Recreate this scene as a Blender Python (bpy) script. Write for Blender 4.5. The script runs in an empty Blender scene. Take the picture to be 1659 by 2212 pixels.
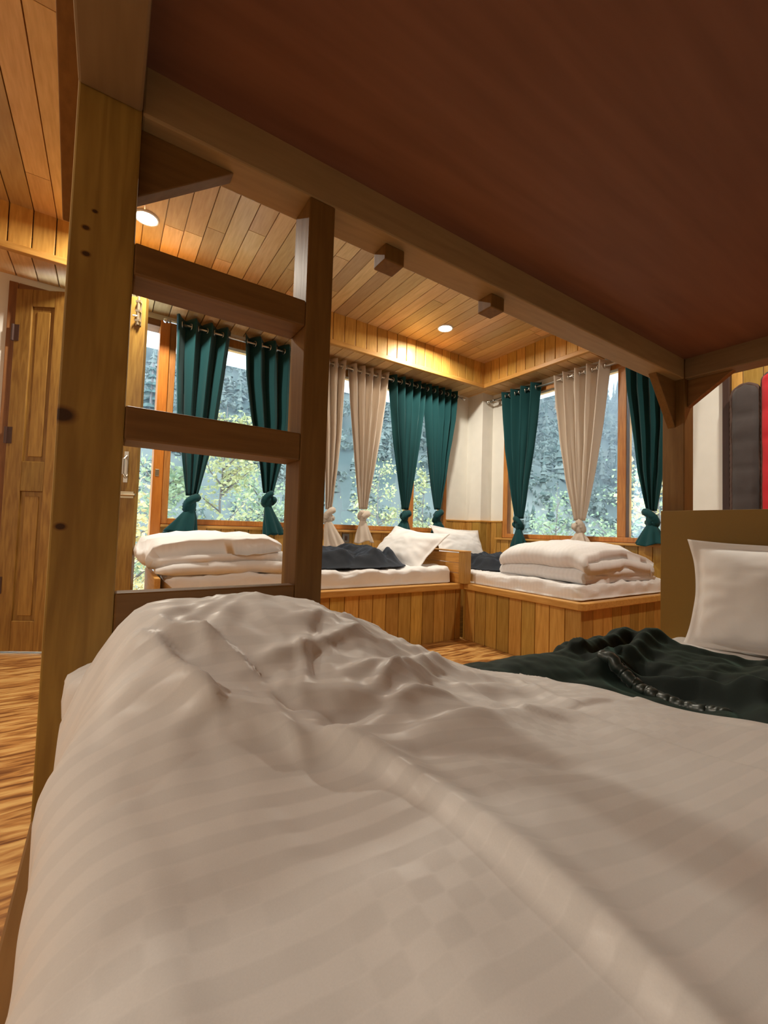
import bpy, bmesh, math, random
import numpy as np
from mathutils import Vector, Matrix, noise

random.seed(7)
sc = bpy.context.scene
COL = sc.collection
H = 0.80            # eye height over the floor; builder coordinates count z from the eye

# ------------------------------------------------------------------ camera
cam_d = bpy.data.cameras.new('camera'); cam = bpy.data.objects.new('camera', cam_d); COL.objects.link(cam)
cam_d.sensor_fit = 'HORIZONTAL'; cam_d.sensor_width = 36.0; cam_d.lens = 36.0*915.67/1659.0
cam_d.clip_start = 0.01; cam_d.clip_end = 600
RX = Vector((0.8369751, -0.5463344, 0.0314866)); DN = Vector((0.0493434, 0.0180403, -0.9986189)); FW = Vector((0.5450118, 0.8373728, 0.0420573))
cam.matrix_world = Matrix(((RX.x, -DN.x, -FW.x, 0), (RX.y, -DN.y, -FW.y, 0), (RX.z, -DN.z, -FW.z, H), (0, 0, 0, 1)))
sc.camera = cam

# ------------------------------------------------------------------ world, exposure
sc.view_settings.view_transform = 'Standard'; sc.view_settings.look = 'None'
sc.view_settings.exposure = 0.42; sc.view_settings.gamma = 1.0; sc.view_settings.use_curve_mapping = False
wd = bpy.data.worlds.new('sky'); sc.world = wd; wd.use_nodes = True
bg = wd.node_tree.nodes['Background']; bg.inputs[0].default_value = (0.58, 0.80, 1.0, 1); bg.inputs[1].default_value = 6.2
LAMP_W = 23.0
LAMP_COL = (1.0, 0.93, 0.78)
HAZE = .013          # haze density outside
sc.cycles.use_denoising = True
sc.cycles.max_bounces = 10; sc.cycles.diffuse_bounces = 6; sc.cycles.transparent_max_bounces = 12
sc.cycles.sample_clamp_indirect = 6.0
sc.cycles.caustics_reflective = False; sc.cycles.caustics_refractive = False

# ------------------------------------------------------------------ materials
def new_mat(name):
    m = bpy.data.materials.new(name); m.use_nodes = True
    nt = m.node_tree; b = nt.nodes['Principled BSDF']
    return m, nt, b
def N(nt, t, **kw):
    n = nt.nodes.new(t)
    for k, v in kw.items(): setattr(n, k, v)
    return n
def rgba(c): return (c[0], c[1], c[2], 1)
def plain(name, col, rough=.6, metal=0, spec=.5, bump=0, bscale=200):
    m, nt, b = new_mat(name)
    b.inputs['Base Color'].default_value = rgba(col); b.inputs['Roughness'].default_value = rough
    b.inputs['Metallic'].default_value = metal; b.inputs['Specular IOR Level'].default_value = spec
    tc = N(nt, 'ShaderNodeTexCoord'); nz = N(nt, 'ShaderNodeTexNoise'); nz.inputs['Scale'].default_value = bscale
    nt.links.new(tc.outputs['Object'], nz.inputs['Vector'])
    mx = N(nt, 'ShaderNodeMixRGB'); mx.inputs[1].default_value = rgba([c*.93 for c in col]); mx.inputs[2].default_value = rgba([min(1, c*1.06) for c in col])
    nt.links.new(nz.outputs['Fac'], mx.inputs[0]); nt.links.new(mx.outputs[0], b.inputs['Base Color'])
    if bump:
        bp = N(nt, 'ShaderNodeBump'); bp.inputs['Strength'].default_value = bump; bp.inputs['Distance'].default_value = .002
        nt.links.new(nz.outputs['Fac'], bp.inputs['Height']); nt.links.new(bp.outputs[0], b.inputs['Normal'])
    return m
def wood(name, light, dark, axis='Z', rough=.42, tint=.35, grain=1.0, knots=(), spec=.4, ring=.07):
    """long grain along axis, each separate board shifted and tinted on its own"""
    m, nt, b = new_mat(name); L = nt.links.new
    tc = N(nt, 'ShaderNodeTexCoord'); geo = N(nt, 'ShaderNodeNewGeometry')
    mul = N(nt, 'ShaderNodeMath', operation='MULTIPLY'); mul.inputs[1].default_value = 37.0; L(geo.outputs['Random Per Island'], mul.inputs[0])
    add = N(nt, 'ShaderNodeVectorMath', operation='ADD'); L(tc.outputs['Object'], add.inputs[0]); L(mul.outputs[0], add.inputs[1])
    mp = N(nt, 'ShaderNodeMapping'); s = [9*grain, 9*grain, 9*grain]; s['XYZ'.index(axis)] = .9*grain
    mp.inputs['Scale'].default_value = s; L(add.outputs[0], mp.inputs['Vector'])
    n1 = N(nt, 'ShaderNodeTexNoise'); n1.inputs['Scale'].default_value = 1.3; n1.inputs['Detail'].default_value = 4; n1.inputs['Distortion'].default_value = .6
    L(mp.outputs[0], n1.inputs['Vector'])
    # rings: sine of a slowly changing field
    rm = N(nt, 'ShaderNodeMath', operation='MULTIPLY'); rm.inputs[1].default_value = 42; L(n1.outputs['Fac'], rm.inputs[0])
    sn = N(nt, 'ShaderNodeMath', operation='SINE'); L(rm.outputs[0], sn.inputs[0])
    n2 = N(nt, 'ShaderNodeTexNoise'); n2.inputs['Scale'].default_value = 9; n2.inputs['Detail'].default_value = 3; L(mp.outputs[0], n2.inputs['Vector'])
    ad = N(nt, 'ShaderNodeMath', operation='MULTIPLY_ADD'); ad.inputs[1].default_value = ring; L(sn.outputs[0], ad.inputs[0]); L(n2.outputs['Fac'], ad.inputs[2])
    rp = N(nt, 'ShaderNodeValToRGB'); rp.color_ramp.elements[0].position = .22; rp.color_ramp.elements[1].position = .75
    rp.color_ramp.elements[0].color = rgba(dark); rp.color_ramp.elements[1].color = rgba(light); L(ad.outputs[0], rp.inputs['Fac'])
    hs = N(nt, 'ShaderNodeHueSaturation'); L(rp.outputs[0], hs.inputs['Color'])
    v = N(nt, 'ShaderNodeMapRange'); v.inputs['To Min'].default_value = 1-tint; v.inputs['To Max'].default_value = 1+tint*.7
    L(geo.outputs['Random Per Island'], v.inputs['Value']); L(v.outputs[0], hs.inputs['Value'])
    m2 = N(nt, 'ShaderNodeMath', operation='MULTIPLY'); m2.inputs[1].default_value = 7.31; L(geo.outputs['Random Per Island'], m2.inputs[0])
    fr = N(nt, 'ShaderNodeMath', operation='FRACT'); L(m2.outputs[0], fr.inputs[0])
    hv = N(nt, 'ShaderNodeMapRange'); hv.inputs['To Min'].default_value = .5-.02*tint; hv.inputs['To Max'].default_value = .5+.02*tint; L(fr.outputs[0], hv.inputs['Value']); L(hv.outputs[0], hs.inputs['Hue'])
    out = hs.outputs[0]
    for (kx, ky, kz, kr) in knots:
        sb = N(nt, 'ShaderNodeVectorMath', operation='SUBTRACT'); L(tc.outputs['Object'], sb.inputs[0]); sb.inputs[1].default_value = (kx, ky, kz)
        sm = N(nt, 'ShaderNodeVectorMath', operation='MULTIPLY'); L(sb.outputs[0], sm.inputs[0]); sm.inputs[1].default_value = (1/kr, 0, 1.35/kr)
        ln = N(nt, 'ShaderNodeVectorMath', operation='LENGTH'); L(sm.outputs[0], ln.inputs[0])
        kr_ = N(nt, 'ShaderNodeValToRGB'); e = kr_.color_ramp.elements
        e[0].position = .30; e[0].color = (.16, .10, .07, 1); e[1].position = .62; e[1].color = (1, 1, 1, 1)
        x = e.new(.42); x.color = (.62, .5, .42, 1)
        L(ln.outputs['Value'], kr_.inputs['Fac'])
        mu = N(nt, 'ShaderNodeMixRGB', blend_type='MULTIPLY'); mu.inputs[0].default_value = 1; L(out, mu.inputs[1]); L(kr_.outputs[0], mu.inputs[2]); out = mu.outputs[0]
    L(out, b.inputs['Base Color'])
    b.inputs['Roughness'].default_value = rough; b.inputs['Specular IOR Level'].default_value = spec
    bp = N(nt, 'ShaderNodeBump'); bp.inputs['Strength'].default_value = .12; bp.inputs['Distance'].default_value = .002
    L(n2.outputs['Fac'], bp.inputs['Height']); L(bp.outputs[0], b.inputs['Normal'])
    return m
def cloth(name, col, rough=.8, sheen=.2, weave=900, bump=.15, trans=0.0, stripe=None, spec=.2):
    m, nt, b = new_mat(name); L = nt.links.new
    tc = N(nt, 'ShaderNodeTexCoord')
    nz = N(nt, 'ShaderNodeTexNoise'); nz.inputs['Scale'].default_value = weave; L(tc.outputs['Object'], nz.inputs['Vector'])
    mx = N(nt, 'ShaderNodeMixRGB'); mx.inputs[1].default_value = rgba([c*.95 for c in col]); mx.inputs[2].default_value = rgba([min(1, c*1.04) for c in col]); L(nz.outputs['Fac'], mx.inputs[0])
    out = mx.outputs[0]
    b.inputs['Roughness'].default_value = rough; b.inputs['Sheen Weight'].default_value = sheen; b.inputs['Specular IOR Level'].default_value = spec
    if stripe:
        # tone-on-tone satin stripe broken into damask blocks
        sx, sy, amt = stripe
        mp = N(nt, 'ShaderNodeMapping'); mp.inputs['Rotation'].default_value = (0, 0, .06); L(tc.outputs['Object'], mp.inputs['Vector'])
        sp = N(nt, 'ShaderNodeSeparateXYZ'); L(mp.outputs[0], sp.inputs[0])
        def sq(sock, f):
            a = N(nt, 'ShaderNodeMath', operation='MULTIPLY'); a.inputs[1].default_value = f; L(sock, a.inputs[0])
            c = N(nt, 'ShaderNodeMath', operation='SINE'); L(a.outputs[0], c.inputs[0])
            d = N(nt, 'ShaderNodeMapRange'); d.inputs['From Min'].default_value = -.25; d.inputs['From Max'].default_value = .25; L(c.outputs[0], d.inputs['Value']); return d.outputs[0]
        a1 = sq(sp.outputs['Y'], sy); a2 = sq(sp.outputs['X'], sx)
        n3 = N(nt, 'ShaderNodeTexNoise'); n3.inputs['Scale'].default_value = 5; L(tc.outputs['Object'], n3.inputs['Vector'])
        t = N(nt, 'ShaderNodeMapRange'); t.inputs['From Min'].default_value = .55; t.inputs['From Max'].default_value = .66; L(n3.outputs['Fac'], t.inputs['Value'])
        pm = N(nt, 'ShaderNodeMath', operation='MULTIPLY'); L(a2, pm.inputs[0]); L(t.outputs[0], pm.inputs[1])
        df = N(nt, 'ShaderNodeMath', operation='SUBTRACT'); L(a1, df.inputs[0]); L(pm.outputs[0], df.inputs[1])
        ab = N(nt, 'ShaderNodeMath', operation='ABSOLUTE'); L(df.outputs[0], ab.inputs[0])
        m2 = N(nt, 'ShaderNodeMixRGB', blend_type='MULTIPLY'); m2.inputs[2].default_value = (1-amt, 1-amt, 1-amt, 1); L(ab.outputs[0], m2.inputs[0]); L(out, m2.inputs[1]); out = m2.outputs[0]
        r = N(nt, 'ShaderNodeMapRange'); r.inputs['To Min'].default_value = rough-.22; r.inputs['To Max'].default_value = rough+.1; L(ab.outputs[0], r.inputs['Value']); L(r.outputs[0], b.inputs['Roughness'])
    L(out, b.inputs['Base Color'])
    bp = N(nt, 'ShaderNodeBump'); bp.inputs['Strength'].default_value = bump; bp.inputs['Distance'].default_value = .001
    n4 = N(nt, 'ShaderNodeTexNoise'); n4.inputs['Scale'].default_value = 45; n4.inputs['Detail'].default_value = 5; L(tc.outputs['Object'], n4.inputs['Vector'])
    L(n4.outputs['Fac'], bp.inputs['Height']); L(bp.outputs[0], b.inputs['Normal'])
    if trans:
        tr = N(nt, 'ShaderNodeBsdfTranslucent'); L(out, tr.inputs['Color']); ms = N(nt, 'ShaderNodeMixShader'); ms.inputs[0].default_value = trans
        L(b.outputs[0], ms.inputs[1]); L(tr.outputs[0], ms.inputs[2]); L(ms.outputs[0], nt.nodes['Material Output'].inputs['Surface'])
    return m
def leafmat(name, c1, c2):
    m, nt, b = new_mat(name); L = nt.links.new
    geo = N(nt, 'ShaderNodeNewGeometry'); rp = N(nt, 'ShaderNodeValToRGB'); rp.color_ramp.elements[0].color = rgba(c1); rp.color_ramp.elements[1].color = rgba(c2)
    L(geo.outputs['Random Per Island'], rp.inputs['Fac']); L(rp.outputs[0], b.inputs['Base Color']); b.inputs['Roughness'].default_value = .6
    tr = N(nt, 'ShaderNodeBsdfTranslucent'); L(rp.outputs[0], tr.inputs['Color']); ms = N(nt, 'ShaderNodeMixShader'); ms.inputs[0].default_value = .4
    L(b.outputs[0], ms.inputs[1]); L(tr.outputs[0], ms.inputs[2]); L(ms.outputs[0], nt.nodes['Material Output'].inputs['Surface'])
    return m
def glassmat():
    m, nt, b = new_mat('window_glass'); L = nt.links.new
    t = N(nt, 'ShaderNodeBsdfTransparent'); t.inputs[0].default_value = (.97, .985, .98, 1)
    g = N(nt, 'ShaderNodeBsdfGlossy'); g.inputs['Roughness'].default_value = .02
    f = N(nt, 'ShaderNodeFresnel'); f.inputs['IOR'].default_value = 1.45
    ms = N(nt, 'ShaderNodeMixShader'); L(f.outputs[0], ms.inputs[0]); L(t.outputs[0], ms.inputs[1]); L(g.outputs[0], ms.inputs[2])
    L(ms.outputs[0], nt.nodes['Material Output'].inputs['Surface']); return m
def emit(name, col, s):
    m, nt, b = new_mat(name); b.inputs['Base Color'].default_value = (.8, .8, .8, 1)
    b.inputs['Emission Color'].default_value = rgba(col); b.inputs['Emission Strength'].default_value = s; return m

PINE_L, PINE_D = (.66, .33, .085), (.45, .185, .04)
M = {}
M['ceil'] = wood('ceiling_boards_wood', (.72, .46, .20), (.58, .34, .125), 'Y', .38, .34)
M['fascia'] = wood('fascia_wood', (.70, .40, .095), (.52, .27, .055), 'Z', .38, .22)
M['lipX'] = wood('trim_wood_x', (.70, .38, .10), (.52, .25, .05), 'X', .38, .15)
M['lipY'] = wood('trim_wood_y', (.70, .38, .10), (.52, .25, .05), 'Y', .38, .15)
M['panel'] = wood('panel_wood', (.60, .350, .085), (.43, .225, .042), 'Z', .38, .36)
M['framew'] = wood('window_frame_wood', (.60, .27, .07), (.40, .15, .035), 'Z', .35, .1)
M['jamb'] = wood('door_jamb_wood', (.70, .25, .04), (.55, .17, .025), 'Z', .32, .08)
M['door'] = wood('door_wood', (.35, .195, .042), (.22, .105, .02), 'Z', .4, .2, ring=.12)
M['postw'] = wood('bunk_post_wood', (.40, .245, .050), (.29, .165, .030), 'Z', .45, .06, ring=.17,
                  knots=((-.036, 0, .955, .036), (-.030, 0, .79, .016), (-.022, 0, 1.245, .012), (-.02, 0, 1.205, .013), (-.012, 0, 1.275, .009)))
M['bunkz'] = wood('bunk_wood_z', (.24, .125, .028), (.175, .083, .016), 'Z', .5, .1)
M['bunkx'] = wood('bunk_wood_x', (.24, .120, .030), (.175, .083, .018), 'X', .5, .1)
M['bunky'] = wood('bunk_wood_y', (.30, .150, .045), (.22, .105, .028), 'Y', .5, .1)
M['beamx'] = wood('bunk_beam_wood', (.46, .31, .14), (.38, .25, .11), 'X', .5, .08)
M['beamy'] = wood('bunk_end_beam_wood', (.30, .20, .10), (.24, .155, .075), 'Y', .5, .08)
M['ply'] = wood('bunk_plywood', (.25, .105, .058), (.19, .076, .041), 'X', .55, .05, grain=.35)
M['headb'] = plain('headboard_laminate', (.25, .145, .022), .45, bscale=300)
M['white'] = plain('white_plaster', (.80, .78, .72), .9, bscale=8)
M['dark'] = wood('dark_trim_wood', (.07, .03, .02), (.04, .018, .012), 'Z', .5, .1)
M['metal'] = plain('brushed_steel', (.62, .60, .56), .28, 1)
M['brass'] = plain('aged_brass', (.62, .55, .40), .35, 1)
M['sheet'] = cloth('white_bed_sheet', (.80, .78, .77), .75, .1, stripe=(60, 260, .04))
M['duvet'] = cloth('white_satin_stripe_duvet', (.78, .75, .73), .62, .15, stripe=(150, 215, .07))
M['duvet2'] = cloth('white_duvet_cotton', (.80, .78, .77), .75, .1, stripe=(200, 200, .035))
M['pillow'] = cloth('white_pillowcase', (.80, .78, .77), .75, .1, stripe=(420, 40, .03))
M['green'] = cloth('dark_green_plush', (.007, .0115, .010), .75, .22, weave=500, bump=.3)
M['satin'] = cloth('dark_green_satin', (.014, .026, .022), .38, .1, spec=.6, bump=.8)
M['navy'] = cloth('dark_slate_plush', (.009, .011, .016), .75, .22, weave=500, bump=.3)
M['teal'] = cloth('teal_curtain_cloth', (.005, .056, .062), .75, .14, trans=.10)
M['beige'] = cloth('beige_curtain_cloth', (.76, .66, .56), .8, .1, trans=.35)
for k_, t_ in (('green', (.35, .62, .52, 1)), ('navy', (.50, .60, .80, 1))):
    M[k_].node_tree.nodes['Principled BSDF'].inputs['Sheen Tint'].default_value = t_; M[k_].node_tree.nodes['Principled BSDF'].inputs['Sheen Weight'].default_value = .20
M['quiltg'] = cloth('charcoal_quilt_cloth', (.060, .048, .046), .75, .2, bump=.6)
M['quiltr'] = cloth('red_quilt_cloth', (.55, .012, .020), .7, .2, bump=.4)
M['piping'] = cloth('brown_piping_cloth', (.09, .055, .045), .8, .1, bump=.6)
M['glass'] = glassmat()
M['lamp'] = emit('lamp_diffuser', (1, .93, .80), 14)
M['lampring'] = plain('lamp_ring', (.85, .84, .80), .4)
M['plate'] = plain('grey_socket_plastic', (.16, .15, .14), .5)
M['bark'] = plain('bark', (.16, .12, .10), .9, bscale=30)
M['leafy'] = leafmat('yellow_green_leaves', (.32, .32, .14), (.64, .54, .26))
M['leafo'] = leafmat('autumn_leaves', (.50, .36, .14), (.72, .58, .30))
M['leafg'] = leafmat('grey_green_leaves', (.22, .28, .16), (.44, .44, .24))
M['needle'] = leafmat('conifer_needles', (.06, .10, .08), (.13, .18, .14))
M['forest'] = leafmat('forest_canopy', (.09, .12, .09), (.30, .30, .24))

def floor_mat():
    m, nt, b = new_mat('striped_wood_floor'); L = nt.links.new
    tc = N(nt, 'ShaderNodeTexCoord'); mp = N(nt, 'ShaderNodeMapping'); mp.inputs['Scale'].default_value = (1.3, 9, 1); L(tc.outputs['Object'], mp.inputs['Vector'])
    n1 = N(nt, 'ShaderNodeTexNoise'); n1.inputs['Scale'].default_value = 1.1; n1.inputs['Detail'].default_value = 5; n1.inputs['Distortion'].default_value = 1.2; L(mp.outputs[0], n1.inputs['Vector'])
    k = N(nt, 'ShaderNodeMath', operation='MULTIPLY'); k.inputs[1].default_value = 34; L(n1.outputs['Fac'], k.inputs[0])
    s = N(nt, 'ShaderNodeMath', operation='SINE'); L(k.outputs[0], s.inputs[0])
    n2 = N(nt, 'ShaderNodeTexNoise'); n2.inputs['Scale'].default_value = 5; n2.inputs['Detail'].default_value = 5; L(mp.outputs[0], n2.inputs['Vector'])
    a = N(nt, 'ShaderNodeMath', operation='MULTIPLY_ADD'); a.inputs[1].default_value = .12; L(s.outputs[0], a.inputs[0]); L(n2.outputs['Fac'], a.inputs[2])
    rp = N(nt, 'ShaderNodeValToRGB'); e = rp.color_ramp.elements; e[0].position = .28; e[0].color = (.16, .055, .015, 1); e[1].position = .72; e[1].color = (.66, .40, .14, 1)
    x = e.new(.5); x.color = (.44, .20, .055, 1); L(a.outputs[0], rp.inputs['Fac']); L(rp.outputs[0], b.inputs['Base Color']); b.inputs['Roughness'].default_value = .3
    return m
M['floor'] = floor_mat()
def hill_mat():
    m, nt, b = new_mat('wooded_hillside'); L = nt.links.new
    tc = N(nt, 'ShaderNodeTexCoord'); n1 = N(nt, 'ShaderNodeTexNoise'); n1.inputs['Scale'].default_value = .12; n1.inputs['Detail'].default_value = 8; L(tc.outputs['Object'], n1.inputs['Vector'])
    rp = N(nt, 'ShaderNodeValToRGB'); e = rp.color_ramp.elements; e[0].position = .35; e[0].color = (.045, .06, .05, 1); e[1].position = .68; e[1].color = (.20, .19, .155, 1); L(n1.outputs['Fac'], rp.inputs['Fac']); L(rp.outputs[0], b.inputs['Base Color'])
    b.inputs['Roughness'].default_value = 1; return m
M['hill'] = hill_mat()

# ------------------------------------------------------------------ mesh helpers
class MB:
    def __init__(s): s.v = []; s.f = []
    def add(s, vs, fs):
        o = len(s.v); s.v += [tuple(p) for p in vs]; s.f += [tuple(i+o for i in f) for f in fs]; return s
    def box(s, lo, hi):
        (a, b, c), (d, e, f) = lo, hi
        return s.add([(a,b,c),(d,b,c),(d,e,c),(a,e,c),(a,b,f),(d,b,f),(d,e,f),(a,e,f)], [(0,3,2,1),(4,5,6,7),(0,1,5,4),(1,2,6,5),(2,3,7,6),(3,0,4,7)])
    def prism(s, poly, axis, a, b):
        """closed 2D outline extruded along axis from a to b (outline in the other two axes, in order)"""
        n = len(poly)
        def P(p, t):
            return {'X': (t, p[0], p[1]), 'Y': (p[0], t, p[1]), 'Z': (p[0], p[1], t)}[axis]
        vs = [P(p, a) for p in poly]+[P(p, b) for p in poly]
        fs = [tuple(range(n))[::-1], tuple(range(n, 2*n))]+[(i, (i+1) % n, n+(i+1) % n, n+i) for i in range(n)]
        return s.add(vs, fs)
    def tube(s, pts, r, n=10, caps=True, radii=None):
        pts = [Vector(p) for p in pts]; k = len(pts); vs = []; fs = []; prev = None
        for i, p in enumerate(pts):
            t = (pts[min(i+1, k-1)]-pts[max(i-1, 0)]).normalized()
            if prev is None: a = t.orthogonal().normalized()
            else: a = (prev-t*prev.dot(t)).normalized()
            prev = a; b = t.cross(a); rr = radii[i] if radii else r
            for j in range(n):
                q = 2*math.pi*j/n; vs.append(p+(a*math.cos(q)+b*math.sin(q))*rr)
        for i in range(k-1):
            for j in range(n): fs.append((i*n+j, i*n+(j+1) % n, (i+1)*n+(j+1) % n, (i+1)*n+j))
        if caps: fs += [tuple(range(n))[::-1], tuple(range((k-1)*n, k*n))]
        return s.add(vs, fs)
    def torus(s, c, ax, R, r, n=18, k=8):
        c = Vector(c); ax = Vector(ax).normalized(); a = ax.orthogonal().normalized(); b = ax.cross(a); vs = []; fs = []
        for i in range(n):
            q = 2*math.pi*i/n; d = a*math.cos(q)+b*math.sin(q)
            for j in range(k):
                w = 2*math.pi*j/k; vs.append(c+d*(R+r*math.cos(w))+ax*r*math.sin(w))
        for i in range(n):
            for j in range(k): fs.append((i*k+j, ((i+1) % n)*k+j, ((i+1) % n)*k+(j+1) % k, i*k+(j+1) % k))
        return s.add(vs, fs)
    def ball(s, c, r, n=12, m=8):
        vs = []; fs = []; r = (r, r, r) if not hasattr(r, '__len__') else r
        for i in range(m+1):
            t = math.pi*i/m
            for j in range(n):
                q = 2*math.pi*j/n; vs.append((c[0]+r[0]*math.sin(t)*math.cos(q), c[1]+r[1]*math.sin(t)*math.sin(q), c[2]+r[2]*math.cos(t)))
        for i in range(m):
            for j in range(n): fs.append((i*n+j, (i+1)*n+j, (i+1)*n+(j+1) % n, i*n+(j+1) % n))
        return s.add(vs, fs)
    def grid(s, P, closed_u=False):
        """P: rows of points"""
        nu = len(P); nv = len(P[0]); vs = [p for r in P for p in r]; fs = []
        for i in range(nu if closed_u else nu-1):
            for j in range(nv-1):
                k = (i+1) % nu; fs.append((i*nv+j, k*nv+j, k*nv+j+1, i*nv+j+1))
        return s.add(vs, fs)

def top_of(o):
    x = Vector((0, 0, 0)); p = o
    while p: x += p.location; p = p.parent
    return x
def obj(name, mb, mat, parent=None, bevel=0, smooth=False, seg=2, weld=False, subsurf=0, solid=0):
    vs = np.array(mb.v, dtype=float); vs[:, 2] += H
    lo, hi = vs.min(0), vs.max(0); org = Vector(((lo[0]+hi[0])/2, (lo[1]+hi[1])/2, lo[2]))
    me = bpy.data.meshes.new(name); me.from_pydata([tuple(p) for p in (vs-np.array(org))], [], mb.f); me.update()
    bm = bmesh.new(); bm.from_mesh(me)
    if weld: bmesh.ops.remove_doubles(bm, verts=bm.verts, dist=1e-5)
    bmesh.ops.recalc_face_normals(bm, faces=bm.faces); bm.to_mesh(me); bm.free()
    if smooth: me.polygons.foreach_set('use_smooth', [True]*len(me.polygons))
    me.materials.append(M[mat] if isinstance(mat, str) else mat)
    o = bpy.data.objects.new(name, me); COL.objects.link(o)
    if parent: o.parent = parent; o.location = org-top_of(parent)
    else: o.location = org
    if solid: d = o.modifiers.new('s', 'SOLIDIFY'); d.thickness = solid; d.offset = 0
    if bevel: d = o.modifiers.new('b', 'BEVEL'); d.width = bevel; d.segments = seg; d.limit_method = 'ANGLE'
    if subsurf: d = o.modifiers.new('u', 'SUBSURF'); d.levels = subsurf; d.render_levels = subsurf
    return o
def tag(o, label, cat, group=None, kind=None):
    o['label'] = label; o['category'] = cat
    if group: o['group'] = group
    if kind: o['kind'] = kind
    return o
def thing(name, loc, label, cat, group=None, kind=None):
    o = bpy.data.objects.new(name, None); o.empty_display_size = .1; COL.objects.link(o); o.location = (loc[0], loc[1], loc[2]+H)
    return tag(o, label, cat, group, kind)
def struct(name, mb, mat, parent=None, **kw):
    o = obj(name, mb, mat, parent, **kw)
    if parent is None: o['kind'] = 'structure'
    return o
def sempty(name, loc):
    o = bpy.data.objects.new(name, None); COL.objects.link(o); o.location = (loc[0], loc[1], loc[2]+H); o['kind'] = 'structure'; return o
def B(lo, hi): return MB().box(lo, hi)
def nz(x, y, z=0, s=1): return noise.noise(Vector((x*s, y*s, z*s)))
def fbm(x, y, z=0, o=4):
    a = 1; r = 0
    for i in range(o): r += a*noise.noise(Vector((x, y, z))); x *= 2.03; y *= 2.03; z = z*2.03+7; a *= .5
    return r

# ================================================================== the room
D, W = 3.42, 3.46                 # back wall plane, right wall plane
XL, YF = -3.3, -1.15              # left wall, front wall (behind the bunk)
ZF, ZC, ZS = -0.80, 1.765, 1.50   # floor, ceiling, underside of the dropped border
YC, XC = 3.10, 3.21               # inner faces of the dropped border
struct('floor', B((XL-.1, YF-.1, ZF-.1), (W+.15, D+.15, ZF)), 'floor')
# ceiling: staggered boards running away from the eye
mb = MB(); w = .106; x = XL; rnd = random.Random(3)
while x < XC+.02:
    y = YF-rnd.random()*.9
    while y < YC+.02:
        l = rnd.choice([.6, .9, .9, 1.2, 1.5, 1.8]); y2 = min(y+l, YC+.02)
        mb.box((x, max(y, YF-.02), ZC), (x+w-.005, y2-.003, ZC+.018)); y += l
    x += w
mb.box((XL-.1, YF-.1, ZC+.017), (W+.15, D+.15, ZC+.12))
struct('ceiling', mb, 'ceil', bevel=.003)
# walls
DX0, DX1 = -.575, .255            # door opening
WZ0, WZ1 = -.005, 1.425           # rough window openings
mb = MB(); t = .15
mb.box((XL-.1, D, ZF-.1), (DX0, D+t, ZC)); mb.box((DX0, D, WZ1+.03), (W+.15, D+t, ZC)); mb.box((DX1+.06, D, ZF-.1), (W+.15, D+t, WZ0))
mb.box((3.005, D, WZ0), (W+.15, D+t, WZ1+.03))
struct('wall_back', mb, 'white')
mb = MB(); RY0, RY1 = 1.40, 3.03
mb.box((W, RY1, ZF-.1), (W+t, D, ZC)); mb.box((W, RY0, WZ1), (W+t, RY1, ZC)); mb.box((W, RY0, ZF-.1), (W+t, RY1, -.04)); mb.box((W, 1.135, ZF-.1), (W+t, RY0, ZC))
struct('wall_right', mb, 'white')
struct('wall_left', B((XL-.12, YF-.1, ZF-.1), (XL, D, ZC)), 'white')
struct('wall_front', B((XL, YF-.12, ZF-.1), (W+.15, YF, ZC)), 'white')
# boxed pipe column in the back right corner
struct('wall_corner', B((3.30, 3.20, ZF), (W+.01, D+.01, ZS+.02)), 'white', bevel=.004)
# wood boarded part of the right wall, nearer than the windows
mb = MB(); y = YF
while y < 1.09: mb.box((W, y, ZF), (W+.02, min(y+.101, 1.093), ZC)); y += .104
mb.box((W+.018, YF-.1, ZF-.1), (W+t, 1.135, ZC))
struct('wall_nearside', mb, 'panel', bevel=.003)
struct('trim_1', B((W-.03, 1.093, ZF), (W+.02, 1.135, ZS+.01)), 'dark', bevel=.004)
# dropped border: fascia boards, lip, soffit boards
def border_back():
    r = sempty('trim_2', (XC/2, YC, ZS))
    mb = MB(); x = XL
    while x < XC: mb.box((x, YC, ZS+.035), (min(x+.101, XC+.018), YC+.018, ZC+.01)); x += .106
    obj('fascia', mb, 'fascia', r, bevel=.003)
    obj('lip', B((XL, YC-.018, ZS-.004), (XC-.018, YC+.02, ZS+.036)), 'lipX', r, bevel=.004)
    mb = MB(); x = XL
    while x < W: mb.box((x, YC+.02, ZS), (min(x+.101, W), D, ZS+.018)); x += .106
    obj('soffit', mb, 'ceil', r, bevel=.003)
def border_right():
    r = sempty('trim_3', (XC, 1, ZS))
    mb = MB(); y = YC+.01
    while y > YF: mb.box((XC, max(y-.101, YF), ZS+.035), (XC+.018, y, ZC+.01)); y -= .106
    obj('fascia', mb, 'fascia', r, bevel=.003)
    obj('lip', B((XC-.018, YF, ZS-.004), (XC+.02, YC+.02, ZS+.036)), 'lipY', r, bevel=.004)
    mb = MB(); y = YC+.02
    while y > YF: mb.box((XC+.02, max(y-.101, YF), ZS), (W, y, ZS+.018)); y -= .106
    obj('soffit', mb, wood('soffit_boards_right', (.72, .46, .20), (.58, .34, .125), 'X', .38, .34), r, bevel=.003)
border_back(); border_right()
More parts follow.
